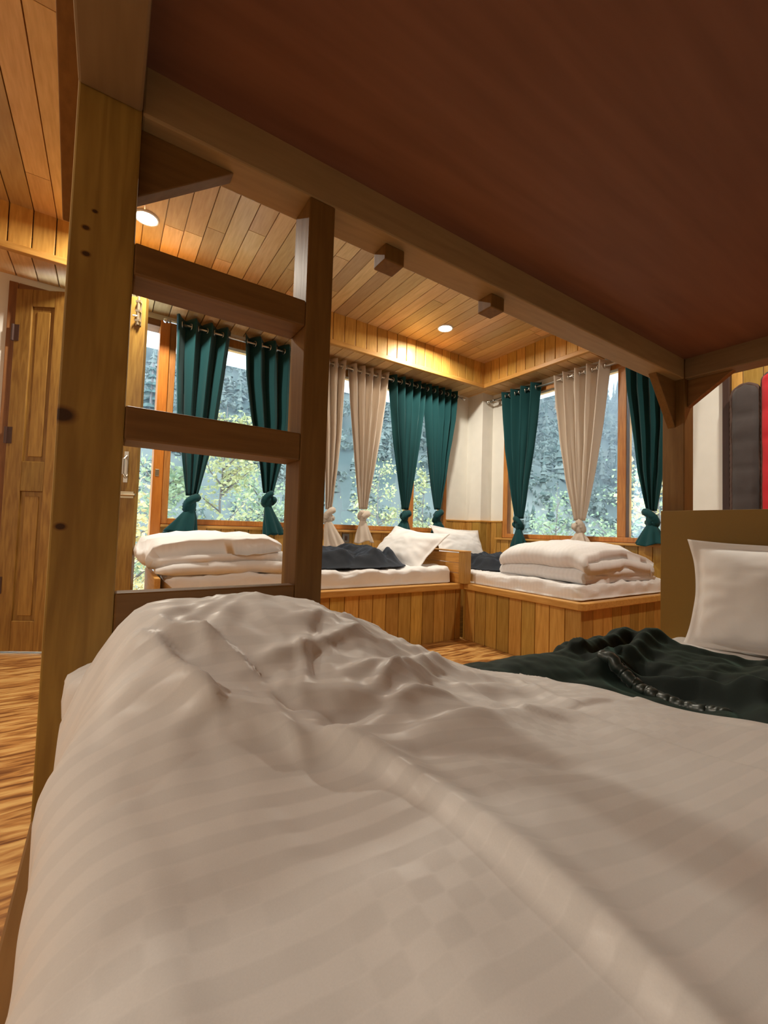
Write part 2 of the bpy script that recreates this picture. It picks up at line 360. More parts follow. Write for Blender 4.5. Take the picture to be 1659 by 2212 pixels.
# wainscot
def wains_back():
    r = sempty('trim_4', (1.6, D, ZF)); mb = MB(); x = DX1+.06
    while x < 3.0: mb.box((x, D-.03, ZF), (min(x+.1, 3.0), D-.001, -.03)); x += .104
    obj('boards', mb, 'panel', r, bevel=.003)
    obj('ledge', B((DX1+.06, D-.055, -.032), (3.0, D+.02, -.012)), 'lipX', r, bevel=.004)
wains_back()
def wains_corner():
    r = sempty('trim_5', (3.2, 3.3, ZF)); mb = MB()
    for a, b in ((3.003, 3.09), (3.093, 3.19), (3.193, 3.285)): mb.box((a, D-.02, ZF), (b, D-.001, .118))
    for a, b in ((3.20, 3.30), (3.305, 3.40)): mb.box((3.28, a, ZF), (3.299, b, .118))
    mb.box((3.28, 3.18, ZF), (3.37, 3.199, .118)); mb.box((3.374, 3.18, ZF), (3.44, 3.199, .118))
    mb.box((W-.02, 3.03, ZF), (W-.001, 3.10, .118)); mb.box((W-.02, 3.104, ZF), (W-.001, 3.179, .118))
    obj('boards', mb, 'panel', r, bevel=.003)
    mb = MB(); mb.box((3.003, D-.026, .116), (3.285, D, .132)); mb.box((3.274, 3.174, .116), (3.30, D-.026, .132)); mb.box((3.30, 3.174, .116), (W-.026, 3.20, .132)); mb.box((W-.026, 3.03, .116), (W, 3.20, .132))
    obj('ledge', mb, 'lipX', r, bevel=.003)
wains_corner()
def wains_right():
    r = sempty('trim_6', (W, 2.2, ZF)); mb = MB(); y = 1.14
    while y < 3.06: mb.box((W-.055, y, ZF), (W-.001, min(y+.1, 3.06), -.062)); y += .104
    obj('boards', mb, 'panel', r, bevel=.003)
    obj('ledge', B((W-.075, 1.14, -.064), (W+.03, 3.075, -.044)), 'lipY', r, bevel=.004)
wains_right()
# windows
def window_back(i, x0, x1, mull):
    r = sempty('window_%d' % i, ((x0+x1)/2, D, WZ0)); f = .045
    mb = MB(); mb.box((x0, D-.012, WZ0), (x0+f, D+.09, WZ1+.03)); mb.box((x1-f, D-.012, WZ0), (x1, D+.09, WZ1+.03)); mb.box((x0+f, D-.012, WZ0), (x1-f, D+.09, WZ0+.04)); mb.box((x0+f, D-.012, WZ1-.035), (x1-f, D+.09, WZ1+.03))
    for q in mull: mb.box((q-.035, D-.005, WZ0+.04), (q+.035, D+.08, WZ1-.035))
    obj('window_frame', mb, 'framew', r, bevel=.004)
    xs = [x0+f]+list(mull)+[x1-f]
    for a, b in zip(xs[:-1], xs[1:]):
        obj('pane', B((a-.005 if a == xs[0] else a+.03, D+.04, WZ0+.035), (b+.005 if b == xs[-1] else b-.03, D+.045, WZ1-.03)), 'glass', r)
window_back(1, DX1+.06, 1.45, [])
window_back(2, 1.45, 3.005, [2.54])
r = sempty('window_3', (W, 2.2, -.04)); mb = MB()
mb.box((W-.012, RY0, -.04), (W+.09, RY0+.05, WZ1)); mb.box((W-.012, RY1-.06, -.04), (W+.09, RY1, WZ1)); mb.box((W-.012, RY0+.05, -.04), (W+.09, RY1-.06, 0)); mb.box((W-.012, RY0+.05, WZ1-.04), (W+.09, RY1-.06, WZ1)); mb.box((W-.01, 1.775, 0), (W+.08, 1.845, WZ1-.04))
obj('window_frame', mb, 'framew', r, bevel=.004)
obj('pane', B((W+.04, RY0+.045, -.005), (W+.045, 1.78, WZ1-.035)), 'glass', r); obj('pane', B((W+.04, 1.84, -.005), (W+.045, RY1-.055, WZ1-.035)), 'glass', r)

# door: frame and a leaf standing ajar into the room
dr = sempty('door_1', (-.16, D, ZF))
mb = MB(); mb.box((DX1-.005, D-.03, ZF), (DX1+.06, D+.11, 1.455)); 
obj('door_jamb', mb, 'jamb', dr, bevel=.005)
obj('door_jamb', B((DX0-.0, D-.02, ZF), (DX0+.045, D+.11, 1.455)), wood('dark_jamb', (.30, .13, .04), (.20, .08, .025), 'Z', .45, .1), dr, bevel=.004)
obj('door_head', B((DX0+.045, D-.02, 1.405), (DX1-.005, D+.11, 1.455)), wood('dark_door_head', (.24, .10, .035), (.16, .065, .022), 'X', .45, .1), dr, bevel=.004)
obj('strike_plate', B((DX1+.01, D-.034, .33), (DX1+.035, D-.028, .38)), 'brass', dr, bevel=.002)
def door_leaf():
    c, s = math.cos(math.radians(29)), math.sin(math.radians(29)); hx, hy = DX0+.05, D-.03
    def T(mb):
        mb.v = [(hx+u*c+d*s, hy-u*s+d*c, z) for (u, d, z) in mb.v]; return mb
    lw = .765; z0, z1 = ZF+.012, 1.405
    leaf = MB(); th = .018
    st = [(0, .095), (.225, .315), (.445, .535), (.665, lw)]
    for a, b in st: leaf.box((a, -th, z0), (b, th, z1))
    for (a, b), (c2, d2) in zip(st[:-1], st[1:]):
        for p, q in ((z0, -.61), (.165, .345), (1.30, z1)): leaf.box((b, -th+.001, p), (c2, th-.001, q))
    lf = obj('door_leaf', T(leaf), 'door', dr, bevel=.003)
    for (a, b), (c2, d2) in zip(st[:-1], st[1:]):
        for p, q in ((-.61, .165), (.345, 1.30)):
            pn = MB().box((b-.003, -.006, p-.003), (c2+.003, .006, q+.003)); pn.box((b+.025, -.011, p+.03), (c2-.025, .011, q-.03))
            obj('door_panel', T(pn), 'door', lf, bevel=.004)
    # tower bolt near the top of the free edge, latch and pull handle lower down
    m = MB(); m.box((lw-.055, -th-.004, 1.22), (lw-.022, -th, 1.38)); m.tube([(lw-.038, -th-.011, 1.22), (lw-.038, -th-.011, 1.405)], .0085); m.tube([(lw-.038, -th-.011, 1.275), (lw-.062, -th-.028, 1.27)], .006)
    for q in (1.24, 1.30, 1.36): m.box((lw-.053, -th-.02, q), (lw-.024, -th, q+.012))
    obj('tower_bolt', T(m), 'brass', lf, smooth=False)
    m = MB(); m.box((lw-.125, -th-.004, .145), (lw-.01, -th, .185)); m.tube([(lw-.125, -th-.012, .165), (lw+.004, -th-.012, .165)], .008)
    obj('latch_bolt', T(m), 'brass', lf)
    m = MB(); m.box((lw-.075, -th-.005, .24), (lw-.05, -th, .43)); m.tube([(lw-.062, -th-.004, .27), (lw-.062, -th-.035, .29), (lw-.062, -th-.035, .38), (lw-.062, -th-.004, .40)], .008)
    obj('door_handle', T(m), 'metal', lf)
    for zz in (-.45, .45, 1.08):
        m = MB(); m.tube([(-.004, -th-.004, zz), (-.004, -th-.004, zz+.10)], .008); m.box((0, -th-.003, zz), (.03, -th, zz+.10))
        obj('hinge', T(m), 'dark', lf)
door_leaf()

# ceiling downlights
def downlight(x, y, label, z=ZC, watts=LAMP_W):
    r = thing('downlight', (x, y, z), label, 'ceiling light', 'recessed ceiling downlights')
    m = MB().torus((x, y, z-.002), (0, 0, 1), .062, .007, 28, 8); obj('trim_ring', m, 'lampring', r, smooth=True)
    m = MB(); n = 28; m.add([(x+.058*math.cos(2*math.pi*i/n), y+.058*math.sin(2*math.pi*i/n), z-.004) for i in range(n)]+[(x+.058*math.cos(2*math.pi*i/n), y+.058*math.sin(2*math.pi*i/n), z-.0005) for i in range(n)], [tuple(range(n)), tuple(range(n, 2*n))[::-1]]+[(i, (i+1) % n, n+(i+1) % n, n+i) for i in range(n)])
    obj('diffuser', m, 'lamp', r)
    ld = bpy.data.lights.new('downlight_beam', 'AREA'); ld.shape = 'DISK'; ld.size = .11; ld.energy = watts; ld.color = LAMP_COL; ld.spread = math.radians(168)
    lo = bpy.data.objects.new('downlight_beam', ld); COL.objects.link(lo); lo.parent = r; lo.location = (0, 0, -.012)
downlight(.102, 2.78, 'glowing round ceiling downlight beside the bunk post above the ajar door')
downlight(2.37, 2.76, 'glowing round ceiling downlight near the dropped border in the window corner')
downlight(-1.95, 1.0, 'added round fill downlight over the floor beyond the foot of the bunk, outside the picture', watts=LAMP_W*1.35)  # unseen lamp, added to brighten the duvet from the left; position guessed
downlight(2.75, .45, 'added round fill downlight between the bunk headboard and the upright mats, outside the picture', watts=LAMP_W*.7)  # second added lamp, out of view, fill for the headboard end

# ================================================================== the bunk
b = .78
PX0, PX1, PX2, PX3 = -.07, .015, 1.969, 2.055      # posts along the bunk
PY0, PY1 = .78, .862                               # posts on the room side
QY0, QY1 = -.98, -.90                              # posts on the wall side
ZB, ZP = .663, .745                                # underside of beams, underside of the upper deck
bunk = thing('bunk_bed', (1.0, 0, ZF), 'brown wooden bunk bed with ladder whose dark upper deck hangs overhead', 'bunk bed')
obj('post', B((PX0, PY0, ZF), (PX1, PY1, 1.06)), 'postw', bunk, bevel=.003)
obj('post', B((PX2, PY0, ZF), (PX3, PY1, 1.06)), 'bunkz', bunk, bevel=.003)
obj('post', B((PX0, QY0, ZF), (PX1, QY1, 1.06)), 'bunkz', bunk, bevel=.003)
obj('post', B((PX2, QY0, ZF), (PX3, QY1, 1.06)), 'bunkz', bunk, bevel=.003)
obj('side_beam', B((PX1-.0, PY0, ZB), (PX2+.0, PY1, .90)), 'beamx', bunk, bevel=.004)
obj('side_beam', B((PX1, QY0, ZB), (PX2, QY1, .90)), 'beamx', bunk, bevel=.004)
obj('end_beam', B((PX0, QY1, ZB), (PX1, PY0, .90)), 'beamy', bunk, bevel=.004)
obj('end_beam', B((PX2, QY1, ZB), (PX3, PY0, .90)), 'beamy', bunk, bevel=.004)
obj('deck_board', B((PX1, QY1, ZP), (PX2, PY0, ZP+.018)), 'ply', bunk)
ladder = bpy.data.objects.new('ladder', None); COL.objects.link(ladder); ladder.parent = bunk; ladder.location = Vector((.17, PY0, 0))-bunk.location
obj('ladder_post', B((.308, PY0-.001, ZF), (.364, PY1-.004, ZB)), 'bunkz', ladder, bevel=.003)
obj('rung', B((PX1, PY0, .397), (.308, PY1-.006, .449)), 'bunkx', ladder, bevel=.003)
obj('rung', B((PX1, PY0, .130), (.308, PY1-.006, .184)), 'bunkx', ladder, bevel=.003)
obj('ladder_rail', B((PX1, PY0, -.20), (.308, PY0+.03, -.111)), 'bunkx', ladder, bevel=.003)
obj('guard_post', B((.506, .806, .624), (.560, .858, ZB)), 'bunkz', bunk, bevel=.003)
obj('guard_post', B((.856, .806, .624), (.908, .858, ZB)), 'bunkz', bunk, bevel=.003)
def gusset_x(x0, x1, y0, y1, sgn, z0):
    xa = x0; xb = x1
    return MB().prism([(xa, ZB), (xb, ZB), (xa, z0)] if sgn > 0 else [(xb, ZB), (xa, ZB), (xb, z0)], 'Y', y0, y1)
obj('brace', gusset_x(PX1, .168, .812, .842, 1, .545), 'bunkx', bunk, bevel=.002)
obj('brace', gusset_x(1.80, PX2, .812, .842, -1, .465), 'bunkx', bunk, bevel=.002)
obj('brace', MB().prism([(PY0, ZB), (.625, ZB), (PY0, .55)], 'X', 2.0, 2.03), 'bunky', bunk, bevel=.002)
obj('brace', MB().prism([(.60, 1.0), (.60, .96), (.82, .81), (1.08, .615), (1.08, 1.0)], 'X', -.108, -.0712), 'bunky', bunk, bevel=.002)
obj('headboard', B((PX2-.024, QY0, ZF+.1), (PX2-.001, .857, .116)), 'headb', bunk, bevel=.002)
obj('side_rail', B((PX1, PY0+.012, -.62), (PX2, PY0+.042, -.44)), 'bunkx', bunk, bevel=.003)
obj('foot_rail', B((PX0, QY1, -.64), (PX0+.03, PY0, -.425)), 'bunky', bunk, bevel=.003)
obj('slat_base', B((PX0+.032, QY1, -.60), (PX2-.026, PY0, -.57)), 'bunkx', bunk)

# ------------------------------------------------------------------ soft things
def soft_box(lo, hi, r, nx, ny, wob=.004, seed=0, sc_=4, top=.006):
    """mattress: rounded box as a lathe of stacked rings with a puckered cover"""
    (x0, y0, z0), (x1, y1, z1) = lo, hi; rows = []
    cx, cy = (x0+x1)/2, (y0+y1)/2; hx, hy = (x1-x0)/2, (y1-y0)/2
    per = []
    def ring(ix, iy, rc):
        p = []
        def arc(ax, ay, a0):
            for k in range(6): q = a0+k*math.pi/10; p.append((ax+rc*math.cos(q), ay+rc*math.sin(q)))
        def line(a, b_, n):
            for k in range(1, n): t = k/n; p.append((a[0]+(b_[0]-a[0])*t, a[1]+(b_[1]-a[1])*t))
        ex, ey = ix-rc, iy-rc
        arc(cx+ex, cy+ey, 0); line((cx+ex, cy+iy), (cx-ex, cy+iy), nx); arc(cx-ex, cy+ey, math.pi/2); line((cx-ix, cy+ey), (cx-ix, cy-ey), ny)
        arc(cx-ex, cy-ey, math.pi); line((cx-ex, cy-iy), (cx+ex, cy-iy), nx); arc(cx+ex, cy-ey, 1.5*math.pi); line((cx+ix, cy-ey), (cx+ix, cy+ey), ny)
        return p
    prof = [(0.02, 0)]+[(0, .012)]
    hgt = z1-z0
    for k in range(5): prof.append((0, .012+(hgt-.012-r)*k/4))
    for k in range(1, 7): q = k*math.pi/12; prof.append((r-r*math.cos(q), hgt-r+r*math.sin(q)))
    for e in (.12, .3, .5, .7, .9): prof.append((r+(min(hx, hy)-r)*e*.98, hgt))
    for (ins, zz) in prof:
        rc = max(.004, .05-ins*.5) if ins < .09 else .004
        pts = ring(hx-ins, hy-ins, min(rc, min(hx, hy)-ins-.001))
        row = []
        for (x, y) in pts:
            n = fbm(x*sc_*2+seed, y*sc_*2, zz*sc_*5+seed, 3)
            cr = abs(nz(x*14+seed, y*14, zz*9))
            d = wob*n-(.006 if ins < .03 else .002)*max(0, .25-cr)*2
            l = math.hypot(x-cx, y-cy); row.append((x+(x-cx)/l*d*(1 if ins < .05 else 0), y+(y-cy)/l*d*(1 if ins < .05 else 0), z0+zz+(d*1.5+top*n if zz > .04 else 0)))
        row.append(row[0]); rows.append(row)
    mb = MB().grid(rows); k = len(rows[0]); base = (len(rows)-1)*k
    mb.f.append(tuple(range(base, base+k-1))); mb.f.append(tuple(range(k-1))[::-1])
    return mb
def rbf(pts):
    P = np.array(pts, float); n = len(P); d = np.linalg.norm(P[:, None, :2]-P[None, :, :2], axis=2)
    U = lambda r: np.where(r > 1e-9, r*r*np.log(r+1e-12), 0)
    A = np.zeros((n+3, n+3)); A[:n, :n] = U(d)+np.eye(n)*2e-4; A[:n, n] = 1; A[:n, n+1:] = P[:, :2]; A[n, :n] = 1; A[n+1:, :n] = P[:, :2].T
    w_ = np.linalg.solve(A, np.r_[P[:, 2], 0, 0, 0])
    def f(X, Y):
        X = np.asarray(X); r = np.sqrt((X[..., None]-P[:, 0])**2+(np.asarray(Y)[..., None]-P[:, 1])**2)
        return U(r)@w_[:n]+w_[n]+w_[n+1]*X+w_[n+2]*Y
    return f
def seg_d(X, Y, poly):
    """distance to a polyline and how far along it (0-1), with signed side"""
    best = np.full(X.shape, 9.); tt = np.zeros(X.shape); sd = np.zeros(X.shape); n = len(poly)-1
    for i in range(n):
        ax, ay = poly[i]; bx, by = poly[i+1]; dx, dy = bx-ax, by-ay; L2 = dx*dx+dy*dy
        t_ = np.clip(((X-ax)*dx+(Y-ay)*dy)/L2, 0, 1); d = np.hypot(X-ax-t_*dx, Y-ay-t_*dy); m = d < best
        best = np.where(m, d, best); tt = np.where(m, (i+t_)/n, tt); sd = np.where(m, np.sign(dx*(Y-ay)-dy*(X-ax)), sd)
    return best, tt, sd
def ridge(Z, X, Y, poly, amp, w1, w2=None):
    d, t_, s_ = seg_d(X, Y, poly); w_ = np.where(s_ > 0, w1, w2 or w1); fade = np.clip(np.minimum(t_, 1-t_)*6+.15, 0, 1)
    return Z+amp*fade*np.exp(-(d/w_)**2)
def fbm_grid(X, Y, s, o=3, seed=0):
    out = np.zeros(X.shape)
    for idx in np.ndindex(X.shape): out[idx] = fbm(X[idx]*s+seed, Y[idx]*s, seed, o)
    return out
def sstep(a, b_, x):
    t_ = np.clip((x-a)/(b_-a), 0, 1); return t_*t_*(3-2*t_)

ZM = -.385      # top of the lower mattress
obj_m = obj('mattress', soft_box((-.045, -.89, -.57), (1.935, .785, ZM), .03, 30, 26, .003, 3), 'sheet', smooth=True)
tag(obj_m, 'white sheeted mattress of the lower bunk under the duvet and dark green blanket', 'mattress')

def duvet():
    sil = [(0.008,0.620,-0.127),(0.024,0.620,-0.118),(0.054,0.620,-0.108),(0.092,0.620,-0.103),(0.139,0.620,-0.103),(0.191,0.620,-0.107),(0.248,0.620,-0.113),(0.292,0.630,-0.121),(0.350,0.660,-0.145),(0.433,0.700,-0.185),(0.532,0.730,-0.235),(0.617,0.740,-0.275),(0.680,0.740,-0.297),(0.747,0.740,-0.325),(0.814,0.735,-0.345)]
    pts = list(sil)
    pts += [(x_, .76, z_-.05) for x_, y_, z_ in sil[:8]]
    pts += [(.82, .64, -.318), (.825, .56, -.306), (.84, .43, -.298), (.87, .327, -.293), (.90, .236, -.288), (1.0, 0, -.285), (1.1, -.3, -.285), (1.12, -.65, -.285)]
    pts += [(.0, .60, -.150), (-.01, .52, -.19), (-.015, .45, -.21), (-.02, .36, -.225), (-.02, .2, -.235), (-.02, 0, -.24), (-.02, -.3, -.25), (-.02, -.65, -.26)]
    pts += [(.08, .52, -.152), (.15, .5, -.165), (.24, .5, -.168), (.35, .5, -.195), (.46, .5, -.245), (.6, .5, -.275), (.7, .5, -.285)]
    pts += [(.06, .43, -.19), (.15, .40, -.205), (.25, .38, -.215), (.38, .40, -.225), (.5, .38, -.255), (.65, .38, -.272)]
    pts += [(.05, .3, -.215), (.15, .3, -.222), (.25, .27, -.226), (.4, .28, -.243), (.55, .27, -.262), (.75, .25, -.272)]
    pts += [(.1, .15, -.235), (.25, .13, -.238), (.4, .12, -.248), (.6, .1, -.262), (.85, .05, -.272), (.1, -.1, -.25), (.4, -.15, -.262), (.8, -.2, -.268), (.3, -.5, -.27), (.8, -.6, -.275)]
    f = rbf(pts)
    rr = .045; n1 = 150; n2 = 230
    ys = np.concatenate([np.linspace(-.70, 0, 50, endpoint=False), np.linspace(0, .775, 190)])
    def xl(y): return -.036+.040*sstep(.46, .62, y)+.003*math.sin(y*23)+.002*math.sin(y*61+1)
    def xr(y): return np.interp(y, [-.7, -.3, 0, .236, .327, .43, .565, .65, .74], [1.16, 1.14, 1.05, .93, .90, .87, .855, .85, .85])+.006*math.sin(y*31)
    aL = [(.0, -.20), (.0, -.15), (.0, -.10), (0, -.05)]+[(rr-rr*math.cos(k*math.pi/12), rr*math.sin(k*math.pi/12)-rr) for k in range(0, 7)]
    rows = []
    Xs = []; Ys = []; Dz = []
    for y in ys:
        l, rgt = xl(y), xr(y); cols = []
        for dx, dz in aL: cols.append((l+dx-max(0, (l+.036))*min(1, max(0, -dz-.02)/.07), dz))
        for q in np.linspace(l+rr, rgt-rr, n1)[1:-1]: cols.append((q, 0))
        for dx, dz in [(rr-rr*math.cos(k*math.pi/12), rr*math.sin(k*math.pi/12)-rr) for k in range(6, -1, -1)]+[(0, -.05), (.004, -.075)]: cols.append((rgt-dx, dz))
        Xs.append([c_[0] for c_ in cols]); Dz.append([c_[1] for c_ in cols]); Ys.append([y]*len(cols))
    X, Y, DZ = np.array(Xs), np.array(Ys), np.array(Dz)
    Z = f(X, Y)
    Z = ridge(Z, X, Y, [(0.172,0.413),(0.228,0.335),(0.243,0.268),(0.252,0.197),(0.256,0.144),(0.254,0.10),(.25, .02)], .015, .026, .009)
    Z = ridge(Z, X, Y, [(.055, .60), (.069, .570), (.107, .561), (.136, .516), (.156, .465)], .013, .007, .024)
    Z = ridge(Z, X, Y, [(.023, .594), (.052, .555), (.092, .461), (.10, .43)], .013, .007, .026)
    Z = ridge(Z, X, Y, [(-.006, .519), (.052, .481), (.099, .454), (.164, .393), (.196, .378), (.239, .336)], .014, .026, .013)
    Z = ridge(Z, X, Y, [(.158, .473), (.191, .447), (.275, .431), (.445, .458)], .011, .022, .009)
    Z = ridge(Z, X, Y, [(.155, .508), (.216, .517), (.309, .558), (.36, .60)], .008, .012, .006)
    Z = ridge(Z, X, Y, [(.283, .451), (.377, .515), (.507, .598), (.56, .64)], .012, .007, .026)
    Z = ridge(Z, X, Y, [(.183, .391), (.227, .407), (.276, .425), (.36, .47)], -.011, .014, .010)
    Z = ridge(Z, X, Y, [(.278, .375), (.379, .388), (.514, .406), (.637, .398)], .010, .008, .028)
    Z = ridge(Z, X, Y, [(.45, .50), (.58, .52), (.70, .50)], .009, .010, .026)
    Z = ridge(Z, X, Y, [(.46, .62), (.55, .57), (.68, .57)], .007, .008, .018)
    Z = ridge(Z, X, Y, [(.60, .44), (.62, .29), (.66, .12), (.7, -.1)], .006, .010, .05)
    Z = ridge(Z, X, Y, [(.250, .351), (.313, .334), (.374, .319), (.469, .265)], -.006, .012, .02)
    Z = ridge(Z, X, Y, [(.01, .40), (.03, .30), (.04, .18)], .005, .015, .03)
    Z = ridge(Z, X, Y, [(.10, .30), (.16, .22), (.18, .10), (.17, -.05)], .004, .03, .02)
    rw = random.Random(5)
    for i in range(26):                       # short sharp creases where the cloth is bunched up
        cx_, cy_ = rw.uniform(.05, .78), rw.uniform(.40, .72); an = rw.gauss(.35, .6); L_ = rw.uniform(.04, .11); k_ = rw.uniform(-.25, .25)
        pl = [(cx_+math.cos(an+k_*q)*L_*q, cy_+math.sin(an+k_*q)*L_*q) for q in (-1, -.5, 0, .5, 1)]
        Z = ridge(Z, X, Y, pl, rw.choice((1, 1, -1))*rw.uniform(.0025, .0050), rw.uniform(.004, .007), rw.uniform(.010, .020))
    nn = fbm_grid(X, Y, 5.0, 2, 3.1); n2_ = fbm_grid(X, Y*.8+X*.6, 16.0, 2, 9.7)
    fine = sstep(.30, .55, Y)
    Z = Z+.009*nn*sstep(.05, .35, np.hypot(X, Y))+.0022*n2_*(.35+.9*fine)-.007*np.abs(n2_)*(.25+.75*fine)
    # tuck behind at the far edge
    tz = np.where(Y > .745, -(1-np.sqrt(np.clip(1-((Y-.745)/.031)**2, 0, 1)))*.04, 0)
    dro = np.where(DZ < -.045, DZ*(1+.25*np.sin(Y*37)*.3), DZ)
    Z = Z+dro+tz
    lim = np.where(X > -.036, ZM+.004, -9); Z = np.maximum(Z, lim)
    P = [[(X[i, j], Y[i, j], Z[i, j]) for j in range(X.shape[1])] for i in range(X.shape[0])]
    # far edge hangs a little way down
    last = P[-1]; P.append([(x_, y_+.004, max(z_-.05, ZM+.003)) for x_, y_, z_ in last]); 
    o = obj('duvet', MB().grid(P), 'duvet', smooth=True)
    return tag(o, 'large rumpled white duvet spread over the near half of the lower bunk', 'duvet')
dv = duvet()
obj('folded_corner', soft_box((-.036, .66, -.30), (.06, .772, -.205), .03, 8, 10, .006, 8), 'duvet', dv, smooth=True)

def blanket():
    xs = np.linspace(.66, 1.56, 190); ys = np.linspace(-.62, .815, 260)
    X, Y = np.meshgrid(xs, ys)
    head = 1.445+.012*np.sin(Y*7)+.05*sstep(.58, .68, Y)        # head side edge
    fe = np.interp(Y, [-.6, 0, .30, .41, .45, .52, .60, .71, .8], [1.02, 1.05, 1.06, 1.085, 1.075, 1.07, 1.06, 1.08, 1.12])
    nn = fbm_grid(X, Y, 4.0, 3, 21.3); n2_ = fbm_grid(X*1.0, Y*.5, 14, 3, 5.5); n3_ = fbm_grid(X*.4+Y, Y*.3-X*.5, 9, 3, 12.5)
    Z = np.full(X.shape, -.352)+.012*nn+.012*np.abs(n3_)
    Z += .030*np.exp(-((Y-.70)/.10)**2)*sstep(.66, .74, X)*(1-sstep(1.0, 1.2, X))      # soft swell along the room side
    up = sstep(0, .035, X-fe)
    Z += up*(.030+.012*nn)
    Z += .022*np.exp(-((X-fe-.03)/.020)**2)*(1+.05*np.sin(Y*120+9*nn))*(1-sstep(.59, .65, Y))                   # ruffled rolled hem
    Z -= .022*np.exp(-((X-fe-.085)/.035)**2)*(Y < .62)
    # two thick rolls along the room side end of the fold
    hp = np.exp(-((X-1.33)/.20)**2-((Y-.675)/.10)**2); Z += hp*.018
    Z = ridge(Z, X, Y, [(.99, .600), (1.154, .605), (1.30, .622), (1.43, .640)], .036, .036, .028)
    Z = ridge(Z, X, Y, [(1.04, .712), (1.191, .695), (1.30, .697), (1.40, .700)], .030, .032, .028)
    Z = ridge(Z, X, Y, [(1.10, .655), (1.25, .655), (1.36, .665)], -.020, .016, .016)
    tw = np.exp(-((Y-.655)/.085)**2)*sstep(1.0, 1.08, X)*(1-sstep(1.40, 1.5, X)); Z += tw*.004*np.sin((X*1.0+Y*.8)*95+3*nn)
    Z += .016*np.exp(-((X-head+.05)/.02)**2)*(1+.05*np.sin(Y*100+9*nn))                   # rolled head side hem
    # thick rolls towards the wall side
    w2 = sstep(.42, .26, Y)*sstep(.80, .9, X); Z += w2*(.030*np.abs(np.sin((X*.55-Y*1.0)*27+2*nn))+.012)
    Z += .007*n2_*up+.004*n2_
    Z = np.minimum(Z, -.268-.35*np.clip(1.17-X, 0, .09)*sstep(.5, .6, Y))
    # hem edges
    Z = np.where(X > head, ZM+.003, Z)
    ex = sstep(0, .02, head-X); Z = ZM+.003+(Z-ZM-.003)*ex
    ed = np.clip((Y-.775)/.04, 0, 1); Z = Z-ed**2*.06
    P = []
    for i in range(X.shape[0]):
        P.append([(min(X[i, j], float(head[i, j])+.004*math.sin(j)), Y[i, j]-(.025 if i == X.shape[0]-1 else 0), Z[i, j]) for j in range(X.shape[1])])
    P.append([(p[0], .803, max(-.47, p[2]-.10)) for p in P[-1]])
    o = obj('blanket', MB().grid(P), 'green', smooth=True)
    hx = [(1.078, .64), (1.074, .60), (1.074, .541), (1.068, .49), (1.063, .445), (1.057, .374), (1.041, .327)]; hem = []; rad = []
    for i in range(90):
        t_ = .5+i/89*5.5; k = min(5, int(t_)); u_ = t_-k; x_ = hx[k][0]+(hx[k+1][0]-hx[k][0])*u_; y_ = hx[k][1]+(hx[k+1][1]-hx[k][1])*u_
        ix = int(np.clip(np.searchsorted(xs, x_+.012), 0, len(xs)-1)); iy = int(np.clip(np.searchsorted(ys, y_), 0, len(ys)-1))
        hem.append((x_+.002*math.sin(i*.7), y_, float(Z[iy, ix])-.009)); rad.append((.0155+.0009*math.sin(i*1.35+2*math.sin(i*.31)))*min(1, .3+min(i, 89-i)/6))
    obj('satin_hem', MB().tube(hem, .012, 12, True, rad), 'satin', o, smooth=True)['label'] = 'shiny satin hem'
    return tag(o, 'dark green plush blanket folded back beside the upright pillow on the lower bunk', 'blanket')
blanket()

def pillow_mb(a, b_, c_, Mx, seed=0, flange=.03, n=44):
    """a,b half sizes, c half thickness; Mx places local x (wide), y (tall), z (thick)"""
    top, bot = [], []
    for i in range(n+1):
        rt, rb = [], []
        for j in range(n+1):
            u = -1+2*i/n; v = -1+2*j/n
            x = a*u*(1-.105*(1-v*v)**1.0*abs(u)**2); y = b_*v*(1-.12*(1-u*u)*abs(v)**2)
            fu = flange/a; fv = flange/b_
            uu = min(1, abs(u)/(1-fu)); vv = min(1, abs(v)/(1-fv))
            h = c_*((1-uu**2.4)*(1-vv**2.4))**.52
            rad = math.atan2(v, u); edge = max(abs(u), abs(v))
            wr = .010*fbm(u*2.2+seed, v*2.2, seed, 3)*h/c_+.004*math.sin(rad*17+seed+3*nz(u, v, seed))*sstep(.35, .9, edge)*(h/c_)**.5
            ww = .010*nz(u*2.6+seed, v*2.6, 4)*(edge > .9)
            rt.append(Mx@Vector((x, y, max(.0025, h+wr)+ww))); rb.append(Mx@Vector((x, y, -max(.0025, h*.85-wr*.5)+ww)))
        top.append(rt); bot.append(rb)
    mb = MB().grid(top); mb.grid(bot)
    k = n+1; o = k*k; e = [i*k for i in range(k)]+[n*k+j for j in range(1, k)]+[i*k+n for i in range(n-1, -1, -1)]+[j for j in range(n-1, 0, -1)]
    for i in range(len(e)): p, q = e[i], e[(i+1) % len(e)]; mb.f.append((p, q, q+o, p+o))
    return mb
def frame(c, xa, ya):
    xa = Vector(xa).normalized(); ya = Vector(ya); ya = (ya-xa*ya.dot(xa)).normalized(); za = xa.cross(ya)
    return Matrix(((xa.x, ya.x, za.x, c[0]), (xa.y, ya.y, za.y, c[1]), (xa.z, ya.z, za.z, c[2]), (0, 0, 0, 1)))
p = obj('pillow', pillow_mb(.345, .205, .085, frame((1.855, .388, -.190), (0, -1, .03), (.20, .03, 1)), 2.0), 'pillow', smooth=True)
tag(p, 'white flanged pillow standing upright against the brown bunk headboard', 'pillow', 'white bed pillows')

